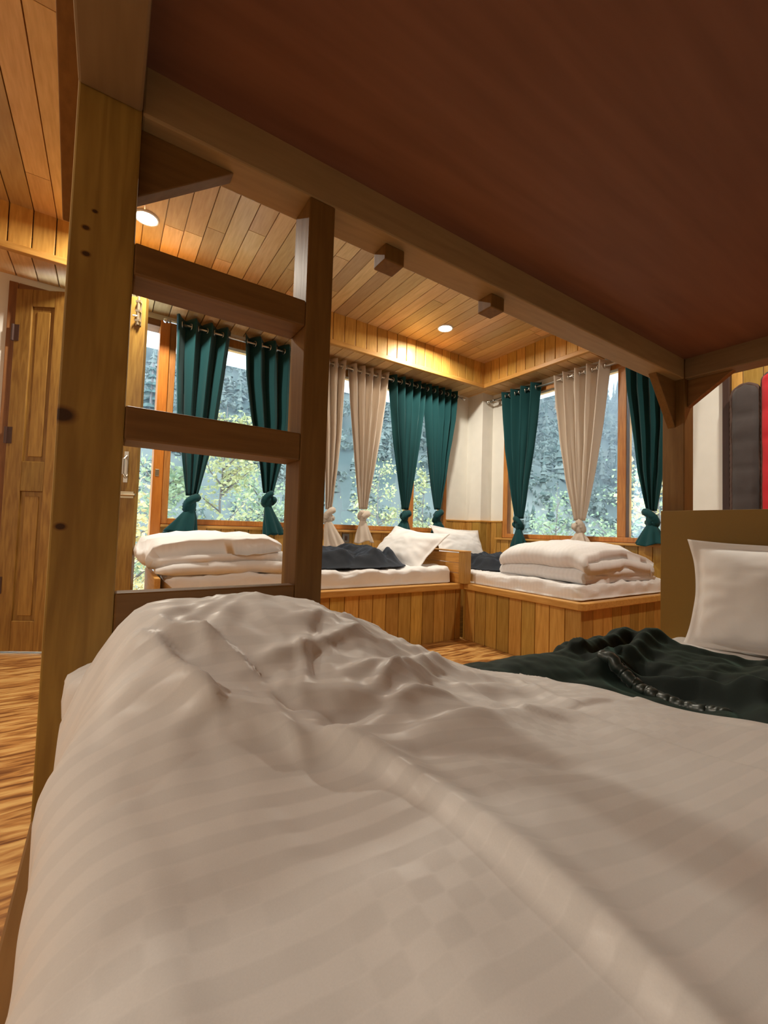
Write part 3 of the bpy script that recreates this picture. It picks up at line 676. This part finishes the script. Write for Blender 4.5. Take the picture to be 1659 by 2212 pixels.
# ================================================================== the two platform beds by the windows
ZL = -.382
def platform_left():
    r = thing('platform_bed', (1.25, 2.9, ZF), 'pine boarded platform bed under the teal and beige curtained back windows', 'bed', 'pine platform beds')
    m = MB(); x = .235
    while x < 2.26: m.box((x, 2.375, ZF), (min(x+.1, 2.262), 2.395, -.42)); x += .104
    obj('front_panel', m, 'panel', r, bevel=.003)
    obj('edge_rail', B((.22, 2.345, -.425), (2.262, 2.40, ZL)), 'lipX', r, bevel=.006)
    obj('deck_board', B((.24, 2.40, -.41), (2.262, 3.36, -.39)), 'lipX', r)
    m = MB()
    for i in range(3): m.box((2.232, 2.372, ZL+i*.076), (2.252, 3.36, ZL+i*.076+.073))
    hb = obj('headboard', m, 'lipY', r, bevel=.003)
    m = MB().box((2.228, 2.308, ZL), (2.294, 2.372, -.146)); obj('headboard_post', m, 'panel', hb, bevel=.003)
    m = MB().box((2.222, 2.31, -.148), (2.298, 3.36, -.138)); obj('headboard_cap', m, 'lipY', hb, bevel=.003)
    obj('footboard', B((.205, 2.345, -.43), (.232, 2.95, -.272)), 'lipY', r, bevel=.004)
    obj('end_panel', B((.235, 2.40, ZF), (.25, 3.36, -.42)), 'panel', r)
platform_left()
def platform_right():
    r = thing('platform_bed', (2.86, 2.4, ZF), 'pine boarded platform bed along the right window under the folded duvet', 'bed', 'pine platform beds')
    m = MB(); y = 1.42
    while y < 2.37: m.box((2.285, y, ZF), (2.305, min(y+.1, 2.372), -.42)); y += .104
    obj('front_panel', m, 'panel', r, bevel=.003)
    m = MB(); x = 2.307
    while x < 3.39: m.box((x, 1.42, ZF), (min(x+.1, 3.395), 1.44, -.42)); x += .104
    obj('end_panel', m, 'panel', r, bevel=.003)
    c_ = .035
    poly = [(2.262, 2.372), (2.262, 1.39+c_), (2.262+c_*.3, 1.39+c_*.3), (2.262+c_, 1.39), (3.395, 1.39), (3.395, 1.44), (2.31, 1.44), (2.31, 2.372)]
    obj('edge_rail', MB().prism(poly, 'Z', -.425, ZL), wood('edge_rail_wood', (.70, .38, .10), (.52, .25, .05), 'Y', .38, .05), r, bevel=.005)
    obj('deck_board', B((2.31, 1.44, -.41), (3.395, 3.17, -.39)), 'lipY', r)
platform_right()
o = obj('mattress', soft_box((.26, 2.42, -.388), (2.215, 3.35, -.268), .03, 60, 30, .009, 11), 'sheet', smooth=True)
tag(o, 'thin white sheeted mattress on the platform bed below the back windows', 'mattress')
o = obj('mattress', soft_box((2.325, 1.455, -.388), (3.37, 3.16, -.288), .03, 40, 60, .010, 17), 'sheet', smooth=True)
tag(o, 'thin white sheeted mattress on the platform bed below the right window', 'mattress')

def folded_duvet(x0, x1, y0, y1, z0, z1, side, seed, label, hs=(1, 1, 1.35, 1.35), name='folded_duvet', nY=56, pinch=.86):
    """a quilt folded back and forth: serpentine section, folds bulging at one side, thin open edges at the other"""
    lay = len(hs); sm = sum(hs); hk = [(z1-z0)*q/sm for q in hs]; cs = [z0+sum(hk[:k])+hk[k]/2 for k in range(lay)]; cl = []
    n = 16
    for k in range(lay):
        zc = cs[k]; hh = hk[k]; ts = [i/n for i in range(n+1)]
        left2right = (k % 2 == 1)
        ext = .03*math.sin(k*2.1+seed)+(.0 if k else .02)
        for t_ in ts:
            q = t_ if left2right else 1-t_           # q=0 bulge side
            cl.append((q, zc, ext, k, hh))
        if k < lay-1:
            dz_ = (cs[k+1]-zc)/2; h2 = (hh+hk[k+1])/2
            for i in range(1, 6):
                a = -math.pi/2+i*math.pi/6
                if not left2right: cl.append((-.045*math.cos(a)*1.0, zc+dz_+dz_*math.sin(a), ext, k+.5, h2))
                else: cl.append((1+.03*math.cos(a), zc+dz_+dz_*math.sin(a), ext, k+.5, h2))
    rows = []
    for iy in range(nY+1):
        t_ = iy/nY; y = y0+(y1-y0)*t_
        e = min(t_, 1-t_); pf = pinch+(1-pinch)*(1-(1-min(1, e/.22))**2)
        up_, dn_ = [], []
        C = []
        for (q, zc, ext, k, h_) in cl:
            wv = .014*math.sin(y*9+k*1.7+seed)
            xx = q*(x1-x0-.04)+(ext+wv)*max(0, q); 
            X_ = x0+.045+xx if side < 0 else x1-.045-xx
            n_ = fbm(X_*5+seed, y*5, k*3.1+seed, 3)
            zz = z0+(zc-z0)*(1-.20*(1-min(1, e/.2))**2)*(1-.07*max(0, q-.6))+(.030*fbm(X_*3.2+seed, y*3.2, seed, 2)+.012*n_+.012*math.sin(y*7+seed))*(zc-z0)/(z1-z0)-.035*(zc-z0)/(z1-z0)*abs(2*(X_-x0)/(x1-x0)-1)**3
            C.append(Vector((X_, y+.012*math.sin(k*2+seed)*(1 if t_ in (0, 1) else 0)+.02*n_*(e < .02), zz)))
        for i, c_ in enumerate(C):
            tn = (C[min(i+1, len(C)-1)]-C[max(i-1, 0)]); tn.y = 0; tn.normalize(); nr = Vector((-tn.z, 0, tn.x))
            endt = min(1, .35+min(i, len(C)-1-i)*.3)
            thk = cl[i][4]*.53*pf*endt*(1+.16*nz(c_.x*9+seed, c_.y*9, c_.z*9)+.15*nz(c_.x*19+seed, c_.y*19, c_.z*19))
            up_.append(c_+nr*thk); dn_.append(c_-nr*thk)
        rows.append(up_+dn_[::-1]+[up_[0]])
    mb = MB().grid(rows); k = len(rows[0])
    m = (k-1)//2
    for base, fl in ((0, 1), (nY*k, 0)):
        for i in range(m-1):
            f_ = (base+i, base+i+1, base+(k-3-i), base+(k-2-i)); mb.f.append(f_ if fl else f_[::-1])
    mb.v = [(x_, y_, max(z_, z0-.004)) for x_, y_, z_ in mb.v]
    o_ = obj(name, mb, 'duvet2', smooth=True)
    return tag(o_, label, 'duvet', 'folded white duvets')
folded_duvet(2.40, 3.20, 1.47, 2.12, -.286, -.055, -1, 1.3, 'thick white duvet folded on the platform bed below the right window', hs=(.9, .9, 1.3, 1.3))
folded_duvet(.225, .92, 2.44, 3.02, -.266, -.045, 1, 4.4, 'thick white duvet folded on the left end of the bed, seen through the ladder', hs=(1.25, 1.0, 1.65))

def heap(name, cx, cy, ax, ay, h, zb, mat, seed, label, n=80, group=None, fr=9, rot=.5):
    P = []
    cr, sr = math.cos(rot), math.sin(rot)
    for i in range(n+1):
        row = []
        for j in range(n+1):
            u = -1+2*i/n; v = -1+2*j/n
            q = (abs(u)**3+abs(v)**3)**(1/3)
            s_ = (1-sstep(.62+.18*nz(u*1.5+seed, v*1.5), 1.0, q)) if q < 1 else 0
            wx, wy = u*cr-v*sr, u*sr+v*cr
            d1 = fbm(wx*1.2+seed, wy*.6, seed, 3)
            f_ = abs(math.sin(wx*fr*.5+3.2*d1+seed)); g_ = abs(math.sin(wy*fr*.33+wx*2+2.5*d1+seed*2))
            z_ = zb+s_*h*(.34+.34*f_+.26*g_+.14*d1)+.001
            z_ += s_*.020*fbm(wx*6+seed, wy*7, seed, 2)
            row.append((cx+ax*u*(1+.06*nz(v*2, seed)), cy+ay*v*(1+.06*nz(u*2, seed+5)), max(z_, zb+.002)))
        P.append(row)
    mb = MB().grid(P)
    mb.f = [f_ for f_ in mb.f if max(mb.v[i][2] for i in f_) > zb+.004]
    used = sorted({i for f_ in mb.f for i in f_}); re_ = {q: i for i, q in enumerate(used)}; mb.v = [mb.v[i] for i in used]; mb.f = [tuple(re_[i] for i in f_) for f_ in mb.f]
    o_ = obj(name, mb, mat, smooth=True, solid=.004)
    return tag(o_, label, 'blanket', group)
heap('blanket', 1.42, 2.80, .51, .36, .135, -.262, 'navy', 2.2, 'rumpled dark slate blanket below the beige curtains on the left platform bed', group='dark blankets on the platform beds')
heap('blanket', 2.80, 2.50, .44, .385, .115, -.283, 'navy', 5.1, 'rumpled dark blanket behind the folded duvet on the right platform bed', group='dark blankets on the platform beds', rot=1.2)
o = obj('pillow', pillow_mb(.36, .215, .085, frame((2.08, 2.86, -.140), (.03, -1, -.085), (.86, 0, .86)), 6.1), 'pillow', smooth=True)
tag(o, 'white pillow propped on the small pine headboard of the left platform bed', 'pillow', 'white bed pillows')
o = obj('pillow', pillow_mb(.33, .20, .08, frame((2.93, 3.10, -.130), (1, 0, -.06), (.16, .55, 1)), 9.4), 'pillow', smooth=True)
tag(o, 'white pillow leaning in the window corner behind the small pine headboard', 'pillow', 'white bed pillows')
sk = thing('wall_socket', (1.80, D-.03, -.13), 'small grey socket plate on the boards under the back window', 'socket')
obj('plate', B((1.765, D-.042, -.125), (1.835, D-.0305, -.045)), 'plate', sk, bevel=.003); obj('switch_rocker', B((1.788, D-.046, -.105), (1.812, D-.042, -.065)), 'dark', sk, bevel=.002)

# ================================================================== curtains
def rod(name, a, b_, label, axis, off, zr):
    P = (lambda t_: (t_, D-off, zr)) if axis == 'X' else (lambda t_: (W-off, t_, zr))
    ctr = P((a+b_)/2); r = thing('curtain_rod', ctr, label, 'curtain rod', 'steel curtain rods')
    obj('rod', MB().tube([P(a), P(b_)], .0085, 12), 'metal', r, smooth=True)
    for e, s_ in ((a, -1), (b_, 1)):
        m = MB(); q = P(e); q2 = P(e+s_*.012); m.tube([P(e), P(e+s_*.01)], .013, 12); q3 = P(e+s_*.026); m.ball(q3, .018)
        obj('finial', m, 'metal', r, smooth=True)
    for e in (a+.06, b_-.06):
        m = MB(); q = P(e); w_ = (q[0], D-.001, zr) if axis == 'X' else (W-.001, q[1], zr)
        m.tube([q, w_], .006, 8); m.torus(q, (1, 0, 0) if axis == 'X' else (0, 1, 0), .011, .004, 14, 6)
        c2 = (w_[0], w_[1], w_[2]); m.box((c2[0]-.015, c2[1]-.006 if axis == 'X' else c2[1]-.015, c2[2]-.025), (c2[0]+(.015 if axis == 'X' else 0), c2[1]+(.0 if axis == 'X' else .015), c2[2]+.025)) if axis == 'X' else m.box((c2[0]-.006, c2[1]-.015, c2[2]-.025), (c2[0], c2[1]+.015, c2[2]+.025))
        obj('bracket', m, 'metal', r)
OFF = .115
rod('r', .30, 1.42, 'steel curtain rod across the window beside the door, seen behind the ladder', 'X', OFF, 1.42)
rod('r', 1.52, 3.10, 'steel curtain rod over the back window by the white corner', 'X', OFF, 1.425)
rod('r', 1.42, 3.16, 'steel curtain rod over the right window', 'Y', .10, 1.405)
def curtain(axis, off, prof, n, mat, seed, label, zr, tail=(0, .07, -.06), amp=.042):
    """prof: (z, edge a, edge b) from the top to the knot; n pleat waves"""
    base = D-off if axis == 'X' else W-off
    def P(s_, d, z): return (s_, base-d, z) if axis == 'X' else (base-d, s_, z)
    prof = sorted(prof, key=lambda q: -q[0]); zs = [q[0] for q in prof][::-1]; A_ = [q[1] for q in prof][::-1]; B_ = [q[2] for q in prof][::-1]
    zt, zk = prof[0][0], prof[-1][0]; w0 = abs(prof[0][2]-prof[0][1])
    root = thing('curtain', P((prof[-1][1]+prof[-1][2])/2, 0, zk-.2), label, 'curtain', ('teal' if mat == 'teal' else 'beige')+' eyelet curtains tied in knots')
    rows = []; ns = int(n*14); nt_ = 56
    for k in range(nt_+1):
        z = zt+(zk-zt)*k/nt_; a = np.interp(z, zs, A_); b2 = np.interp(z, zs, B_); t_ = k/nt_
        ww = abs(b2-a)/w0; am = amp*(.30+.70*ww)*(1-.25*t_)
        row = []
        for i in range(ns+1):
            s_ = i/ns; ph = 2*math.pi*n*s_+seed*.9
            m1 = 1+.25*nz(s_*5+seed, 0, t_*1.2); px_ = a+(b2-a)*s_+(b2-a)*.35/n*math.sin(2*ph)*.32*(.4+.6*t_)
            d = am*math.sin(ph)*m1+am*.35*t_*math.sin(ph*2.3+seed+2*nz(s_*3, seed, t_))+.006*nz(s_*9+seed, t_*5)
            if t_ > .9: d *= 1-.25*(t_-.9)/.1
            row.append(P(px_, d, z+(.004*math.cos(ph) if k == 0 else 0)))
        rows.append(row)
    pan = obj('curtain_panel', MB().grid(rows), mat, root, smooth=True, solid=.0015)
    # steel eyelets where the cloth crosses the rod
    a, b2 = prof[0][1], prof[0][2]
    kk = 0
    for q in range(int(2*n)+2):
        s_ = (q*math.pi-seed*.9)/(2*math.pi*n)
        if not (.03 < s_ < .97): continue
        px_ = a+(b2-a)*s_; sg = 1 if q % 2 == 0 else -1
        dirn = Vector(((b2-a)/abs(b2-a), 0)); tv = (abs(w0)/n*.16, sg*.055)
        ax = Vector((tv[1]*1, tv[0]*1, 0)) if axis == 'X' else Vector((tv[0], tv[1], 0))
        m = MB().torus(P(px_, 0, zr), ax, .020, .0045, 18, 7); obj('eyelet', m, 'metal', pan, smooth=True)
    # knot: the cloth wound once round itself
    cx = (prof[-1][1]+prof[-1][2])/2; zc = zk-.065; pts = []; rad = []
    for i in range(34):
        q = i/45; an = -1.2+q*2*math.pi*1.35+seed; R_ = .026+.006*math.sin(q*9+seed)
        pts.append(P(cx+R_*1.25*math.cos(an), R_*math.sin(an)*.9, zc+.038-.076*q+.028*math.sin(an+.8))); rad.append(.031*(.65+.35*math.sin(math.pi*q)**.6)+.004*nz(q*6, seed))
    m = MB().tube(pts, .03, 14, True, rad)
    m.v = [tuple(Vector(v_)+Vector((0, 0, 1))*.004*math.sin(v_[2]*260+v_[0]*190+v_[1]*160)+Vector((1, 1, 0))*.0035*math.sin(v_[2]*330+seed+v_[0]*90)) for v_ in m.v]
    m.ball(P(cx, 0, zc), (.038, .036, .06), 18, 12)
    kn = obj('knot', m, mat, root, smooth=True)
    # flared tail below the knot
    dx, wid, zend = tail; rows = []; n2 = 48
    for k in range(17):
        t_ = k/16; z = zc-.03+(zend-(zc-.03))*t_; rw = .024+(wid-.024)*t_**.8; rd = .022+.030*t_**.8; c_ = cx+dx*t_**1.1; row = []
        for i in range(n2+1):
            an = 2*math.pi*i/n2; pl = 1+.22*math.sin(an*7+seed+1.3*t_)*t_+.12*nz(math.cos(an)*2+seed, math.sin(an)*2, t_*2)
            row.append(P(c_+rw*math.cos(an)*pl, rd*math.sin(an)*pl, z+.012*math.sin(an*3+seed)*t_+dx*.25*math.cos(an)*t_))
        rows.append(row)
    m = MB().grid(rows); obj('tail', m, mat, kn, smooth=True, solid=.0015)
    return root
TP = 1.472
curtain('X', OFF, [(TP, .335, .715), (1.16, .345, .685), (.79, .365, .645), (.50, .41, .60), (.20, .455, .535)], 3.5, 'teal', .5, 'teal curtain hanging next to the ajar door, behind the upper rungs', 1.42, (-.06, .105, -.075), .046)
curtain('X', OFF, [(TP, .815, 1.225), (1.16, .835, 1.225), (.84, .885, 1.22), (.51, .965, 1.165), (.26, 1.01, 1.10)], 3.5, 'teal', 2.1, 'teal curtain hanging just left of the ladder post', 1.42, (.06, .075, -.065), .046)
curtain('X', OFF, [(TP, 1.43, 1.715), (1.16, 1.46, 1.70), (.80, 1.50, 1.685), (.45, 1.53, 1.65), (.16, 1.55, 1.615)], 3.5, 'beige', 1.2, 'beige curtain half hidden by the right side of the ladder post', 1.425, (.07, .085, -.16))
curtain('X', OFF, [(TP, 1.72, 2.155), (1.16, 1.75, 2.125), (.84, 1.79, 2.08), (.5, 1.835, 2.02), (.18, 1.885, 1.965)], 5, 'beige', 3.3, 'beige curtain between another beige curtain and a teal one', 1.425, (.02, .085, -.115))
curtain('X', OFF, [(TP, 2.16, 2.59), (1.16, 2.19, 2.575), (.84, 2.235, 2.53), (.5, 2.30, 2.48), (.20, 2.355, 2.425)], 4.5, 'teal', 4.0, 'teal curtain next to the wider beige curtain, above the propped pillow', 1.425, (-.02, .085, -.03))
curtain('X', OFF, [(TP, 2.60, 3.00), (1.16, 2.63, 2.985), (.84, 2.665, 2.93), (.5, 2.71, 2.88), (.22, 2.765, 2.83)], 4.5, 'teal', 5.2, 'teal curtain nearest the white corner column on the back window', 1.425, (.03, .08, .0))
curtain('Y', .10, [(1.455, 2.97, 2.53), (1.16, 2.945, 2.555), (.84, 2.91, 2.59), (.5, 2.855, 2.65), (.15, 2.79, 2.70)], 3.6, 'teal', 1.7, 'teal curtain on the right window beside the white corner column', 1.405, (-.0, .095, -.16))
curtain('Y', .10, [(1.455, 2.36, 1.87), (1.16, 2.33, 1.90), (.84, 2.29, 1.935), (.5, 2.235, 1.99), (.13, 2.155, 2.065)], 4.4, 'beige', 2.6, 'beige curtain alone in the middle of the right window', 1.405, (.0, .085, -.055))
curtain('Y', .10, [(1.455, 1.735, 1.415), (1.16, 1.72, 1.43), (.84, 1.68, 1.44), (.5, 1.64, 1.47), (.20, 1.575, 1.51)], 3.5, 'teal', .9, 'teal curtain on the right window partly behind the far bunk post', 1.405, (.0, .10, -.05))

# ================================================================== quilted mats by the boarded wall
def mat_pad(y0, y1, x0, x1, z1, mat, label, name='quilted_mat', rc=.09):
    r = thing(name, ((x0+x1)/2, (y0+y1)/2, ZF), label, 'mat', 'upright quilted mats')
    out = [(y1, ZF+.003)]
    for k in range(9): a = k*math.pi/16; out.append((y1-rc+rc*math.cos(a), z1-rc+rc*math.sin(a)))
    for k in range(9): a = math.pi/2+k*math.pi/16; out.append((y0+rc+rc*math.cos(a), z1-rc+rc*math.sin(a)))
    out.append((y0, ZF+.003))
    n = 40; m = MB()
    def shell(xx, s_):
        P = []
        for i in range(n*2+1):
            z = ZF+.003+(z1-ZF-.003)*i/(2*n); row = []
            dz = max(0, z-(z1-rc)); ins = rc-math.sqrt(max(0, rc*rc-dz*dz))
            for j in range(25):
                v = j/24; y = y0+ins+(y1-y0-2*ins)*v
                e = min(min(v, 1-v)*(y1-y0)/.03, max(.02, (z1-z)/.03), 1); qz = abs(math.sin((z+.05)*math.pi/.17))
                P_ = xx+s_*(.028*min(1, e)**.5*(.55+.45*qz**.4)+.006*fbm(y*8, z*8, xx*3, 3))
                row.append((P_, y, z))
            P.append(row)
        return P
    xm = (x0+x1)/2
    m.grid(shell(xm-(x1-x0)/2+.03, -1)); m.grid(shell(xm+(x1-x0)/2-.03, 1))
    obj('pad', m, mat, r, smooth=True)
    pts = [(xm, y, z) for y, z in out]; full = []
    for (a_, b_) in zip(pts[:-1], pts[1:]):
        L_ = (Vector(b_)-Vector(a_)).length; k = max(1, int(L_/.012))
        for i in range(k): full.append(tuple(Vector(a_).lerp(Vector(b_), i/k)))
    full.append(pts[-1])
    obj('binding', MB().tube(full, .03, 10, True, [.013+.0012*math.sin(i*1.9) for i in range(len(full))]), 'piping', r, smooth=True)
mat_pad(.922, 1.062, 3.335, 3.41, 1.00, 'quiltg', 'tall charcoal quilted mat standing against the boarded wall beside a red one', rc=.07)
mat_pad(.32, .900, 3.30, 3.41, 1.04, 'quiltr', 'tall red quilted mat with brown binding standing beside a charcoal one', rc=.05)

# ================================================================== outside
def hillside():
    nr, na = 44, 90; P = []
    for i in range(na+1):
        az = math.radians(-35+160*i/na)          # from +Y towards +X
        el = np.interp(math.degrees(az), [-40, 0, 30, 45, 55, 60, 64, 80, 130], [30, 30, 29, 26, 20, 14.5, 13, 16, 14])
        row = []
        for j in range(nr+1):
            t_ = j/nr; d = 9+150*t_**1.3; zt_ = math.tan(math.radians(el))*159
            z = -2.6+(zt_+2.6)*(t_**1.25)+(fbm(d*math.sin(az)*.04, d*math.cos(az)*.04, 1, 4)*7*min(1, t_*2.2))
            row.append((d*math.sin(az), d*math.cos(az), z))
        P.append(row)
    return P
HP = hillside()
o = obj('hillside', MB().grid(HP), 'hill', smooth=True); o['kind'] = 'structure'; o['label'] = 'steep wooded mountainside beyond the windows'; o['category'] = 'hill'
rnd = random.Random(12); m = MB()
def conifer(m, x, y, z, h, r, k=7, seg=7):
    for i in range(k):
        t_ = i/k; zb = z+h*(.08+.92*t_); rr_ = r*(1-t_)**.85*(.8+.4*rnd.random()); zt_ = zb+h*.22*(1-.45*t_); a0 = rnd.random()*6
        vs = [(x+rr_*(.65+.7*rnd.random())*math.cos(a0+2*math.pi*j/seg), y+rr_*(.65+.7*rnd.random())*math.sin(a0+2*math.pi*j/seg), zb-rnd.random()*h*.05) for j in range(seg)]+[(x, y, zt_), (x, y, zb+h*.03)]
        m.add(vs, [(j, (j+1) % seg, seg) for j in range(seg)]+[((j+1) % seg, j, seg+1) for j in range(seg)])
def broad(m, x, y, z, h, r):
    for i in range(34):
        u = rnd.uniform(-.75, 1); an = rnd.uniform(0, 6.283); q = math.sqrt(max(0, 1-u*u)); k = rnd.uniform(.6, 1.05)
        c = Vector((x+r*q*math.cos(an)*k, y+r*q*math.sin(an)*k, z+h*.58+h*.42*u*k)); nrm = Vector((q*math.cos(an), q*math.sin(an), u+.3)).normalized()
        a = nrm.orthogonal().normalized(); b_ = nrm.cross(a); s_ = r*rnd.uniform(.22, .42); t0 = rnd.random()*6
        m.add([c+(a*math.cos(t0+2.09*j)+b_*math.sin(t0+2.09*j))*s_*rnd.uniform(.6, 1.2) for j in range(3)]+[c+nrm*s_*.5], [(0, 1, 3), (1, 2, 3), (2, 0, 3)])
na, nr = len(HP), len(HP[0])
def hp(a, q):
    i, j = int(a), int(q); t1, t2 = a-i, q-j; P0, P1, P2, P3 = (Vector(HP[i][j]), Vector(HP[i+1][j]), Vector(HP[i][j+1]), Vector(HP[i+1][j+1]))
    return P0.lerp(P1, t1).lerp(P2.lerp(P3, t1), t2)
for i in range(5200):
    a = (rnd.uniform(-14, 80)+35)*na/160; q = 1.5+(nr-2.6)*rnd.random()**.8
    x, y, z = hp(a, q); d = math.hypot(x, y); k = min(1, max(.22, d/60))
    if rnd.random() < .40: conifer(m, x, y, z-.2, k*rnd.uniform(3.0, 6.5), k*rnd.uniform(.55, 1.0), 10, 6)
    else: broad(m, x, y, z-.3, k*rnd.uniform(2.0, 3.8), k*rnd.uniform(.9, 1.7))
o = obj('forest', m, 'forest'); tag(o, 'hazy mixed forest covering the mountainside beyond the windows', 'forest', kind='stuff')

def ground_z(x, y):
    d = math.hypot(x, y); t_ = max(0, (d-9)/150)**(1/1.3); return -2.6+60*t_**1.25
def leafy_tree(x, y, zb, zt_, spread, nl, mat, label, cat='tree', name='tree', seed=1, ls=.075, low=.25, group=None):
    r_ = random.Random(seed); root = thing(name, (x, y, zb), label, cat, group)
    tr = MB(); h = zt_-zb; tips = []
    n = 9; tp = [(x+.06*h*.1*math.sin(i*1.3+seed), y+.05*h*.1*math.cos(i*1.7+seed), zb+h*i/n) for i in range(n+1)]
    tr.tube(tp, .03, 7, True, [.035*(1-.88*i/n)*max(.6, h/4) for i in range(n+1)])
    for i in range(26):
        t_ = r_.uniform(low, .97); k = t_*n; p0 = Vector(tp[int(k)]).lerp(Vector(tp[min(int(k)+1, n)]), k % 1)
        an = r_.uniform(0, 6.28); L_ = spread*(1.1-t_*.7)*r_.uniform(.5, 1.05); up_ = r_.uniform(.35, 1.0)
        p1 = p0+Vector((math.cos(an)*L_*.5, math.sin(an)*L_*.5, L_*.5*up_)); p2 = p0+Vector((math.cos(an+.2)*L_, math.sin(an+.2)*L_, L_*up_*1.05))
        tr.tube([p0, p1, p2], .01, 5, True, [.014, .009, .003]); tips += [(p0, p1, p2)]
    obj('trunk', tr, 'bark', root, smooth=True)
    lf = MB()
    for i in range(nl):
        a_, b_, c_ = r_.choice(tips); t_ = r_.random()**.6
        p = (a_.lerp(b_, t_*2) if t_ < .5 else b_.lerp(c_, t_*2-1))+Vector((r_.gauss(0, .11), r_.gauss(0, .11), r_.gauss(0, .10)))*spread*.9
        d = Vector((r_.gauss(0, 1), r_.gauss(0, 1), r_.gauss(0, .7))).normalized(); s_ = d.cross(Vector((r_.gauss(0, 1), r_.gauss(0, 1), r_.gauss(0, 1)))).normalized(); u_ = d.cross(s_); L_ = ls*r_.uniform(.6, 1.3)
        w_ = L_*.30
        lf.add([p, p+d*L_*.45+s_*w_+u_*w_*.35, p+d*L_, p+d*L_*.45-s_*w_+u_*w_*.35], [(0, 1, 2), (0, 2, 3)])
    o_ = obj('foliage', lf, mat, root)
    return root
G = 'leafy trees close outside the windows'
leafy_tree(1.39, 6.5, -2.6, 1.75, .95, 2600, 'leafy', 'slim young tree with pale leaves seen between the two teal curtains by the door', seed=3, group=G, low=.30)
leafy_tree(.60, 6.4, -2.7, .75, .95, 2600, 'leafg', 'bushy pale tree outside below the teal curtain next to the door', seed=4, group=G)
leafy_tree(2.2, 7.4, -2.7, .75, 1.2, 2600, 'leafg', 'bushy pale tree outside low behind the ladder post', seed=5, group=G)
leafy_tree(.25, 5.7, -2.8, .35, 1.0, 3000, 'leafo', 'autumn yellow bush outside the ajar door gap', seed=6, group=G)
leafy_tree(4.55, 7.2, -2.7, 1.25, .95, 2300, 'leafy', 'yellow green tree outside between the beige and teal curtains', seed=7, group=G)
leafy_tree(5.55, 7.0, -2.7, 1.35, .75, 1900, 'leafy', 'yellow green tree outside between the two teal curtains by the corner', seed=8, group=G)
leafy_tree(7.2, 5.0, -2.8, 1.0, 1.0, 1600, 'leafg', 'pale leafy tree outside the right window between teal and beige curtains', seed=9, group=G)
leafy_tree(7.4, 3.8, -2.8, 1.1, 1.0, 1600, 'leafg', 'pale leafy tree outside the right window right of the beige curtain', seed=10, group=G)
leafy_tree(6.2, 2.75, -2.7, .95, .9, 2200, 'leafo', 'yellowing tree outside the right window beside the far bunk post', seed=11, group=G)
def big_conifer(x, y, zb, h, r, label, seed):
    global rnd
    rnd = random.Random(seed); root = thing('conifer_tree', (x, y, zb), label, 'tree', 'tall conifers on the slope')
    obj('trunk', MB().tube([(x, y, zb), (x, y, zb+h*.97)], .1, 7, True, [.16, .03]), 'bark', root, smooth=True)
    m = MB(); k = 22
    for i in range(k):
        t_ = i/k; zb_ = zb+h*(.12+.86*t_); R_ = r*(1-t_)**.8
        for j in range(11):
            an = rnd.uniform(0, 6.28); L_ = R_*rnd.uniform(.6, 1.1); c_, s_ = math.cos(an), math.sin(an); wv = L_*.22+.05
            tip = (x+c_*L_, y+s_*L_, zb_-L_*.30); md = (x+c_*L_*.5, y+s_*L_*.5, zb_-L_*.03)
            m.add([(x, y, zb_+.05), (md[0]-s_*wv, md[1]+c_*wv, md[2]-.08), tip, (md[0]+s_*wv, md[1]-c_*wv, md[2]-.08), (md[0], md[1], md[2]+.06)], [(0, 1, 4), (1, 2, 4), (2, 3, 4), (3, 0, 4)])
    obj('foliage', m, 'needle', root)
big_conifer(1.15, 18, -1.0, 7.2, 1.5, 'dark conifer outside seen high in the gap of the ajar door', 4)
big_conifer(9.3, 19.5, -.5, 7.0, 1.6, 'dark conifer outside seen left of the wider beige curtain', 5)
# morning haze lying between the house and the mountain
hm = bpy.data.materials.new('haze'); hm.use_nodes = True; hm.node_tree.nodes.clear()
vo = hm.node_tree.nodes.new('ShaderNodeOutputMaterial'); vs_ = hm.node_tree.nodes.new('ShaderNodeVolumeScatter'); vs_.inputs['Color'].default_value = (.86, .93, 1, 1); vs_.inputs['Density'].default_value = HAZE; vs_.inputs['Anisotropy'].default_value = .2
hm.node_tree.links.new(vs_.outputs[0], vo.inputs['Volume'])
if HAZE:
    poly = [(-70, 11), (11, 11), (11, -70), (190, -70), (190, 190), (-70, 190)]
    o = obj('haze', MB().prism(poly, 'Z', -2.4, 95), hm); tag(o, 'pale blue haze in the valley beyond the windows', 'haze', kind='stuff')
# white eave of the balcony roof
ev = struct('trim_7', MB().box((XL-.5, D+.15, 1.60), (W+.75, D+.98, 1.72)).box((W+.15, 2.75, 1.60), (W+.75, D+.15, 1.72)), 'white')
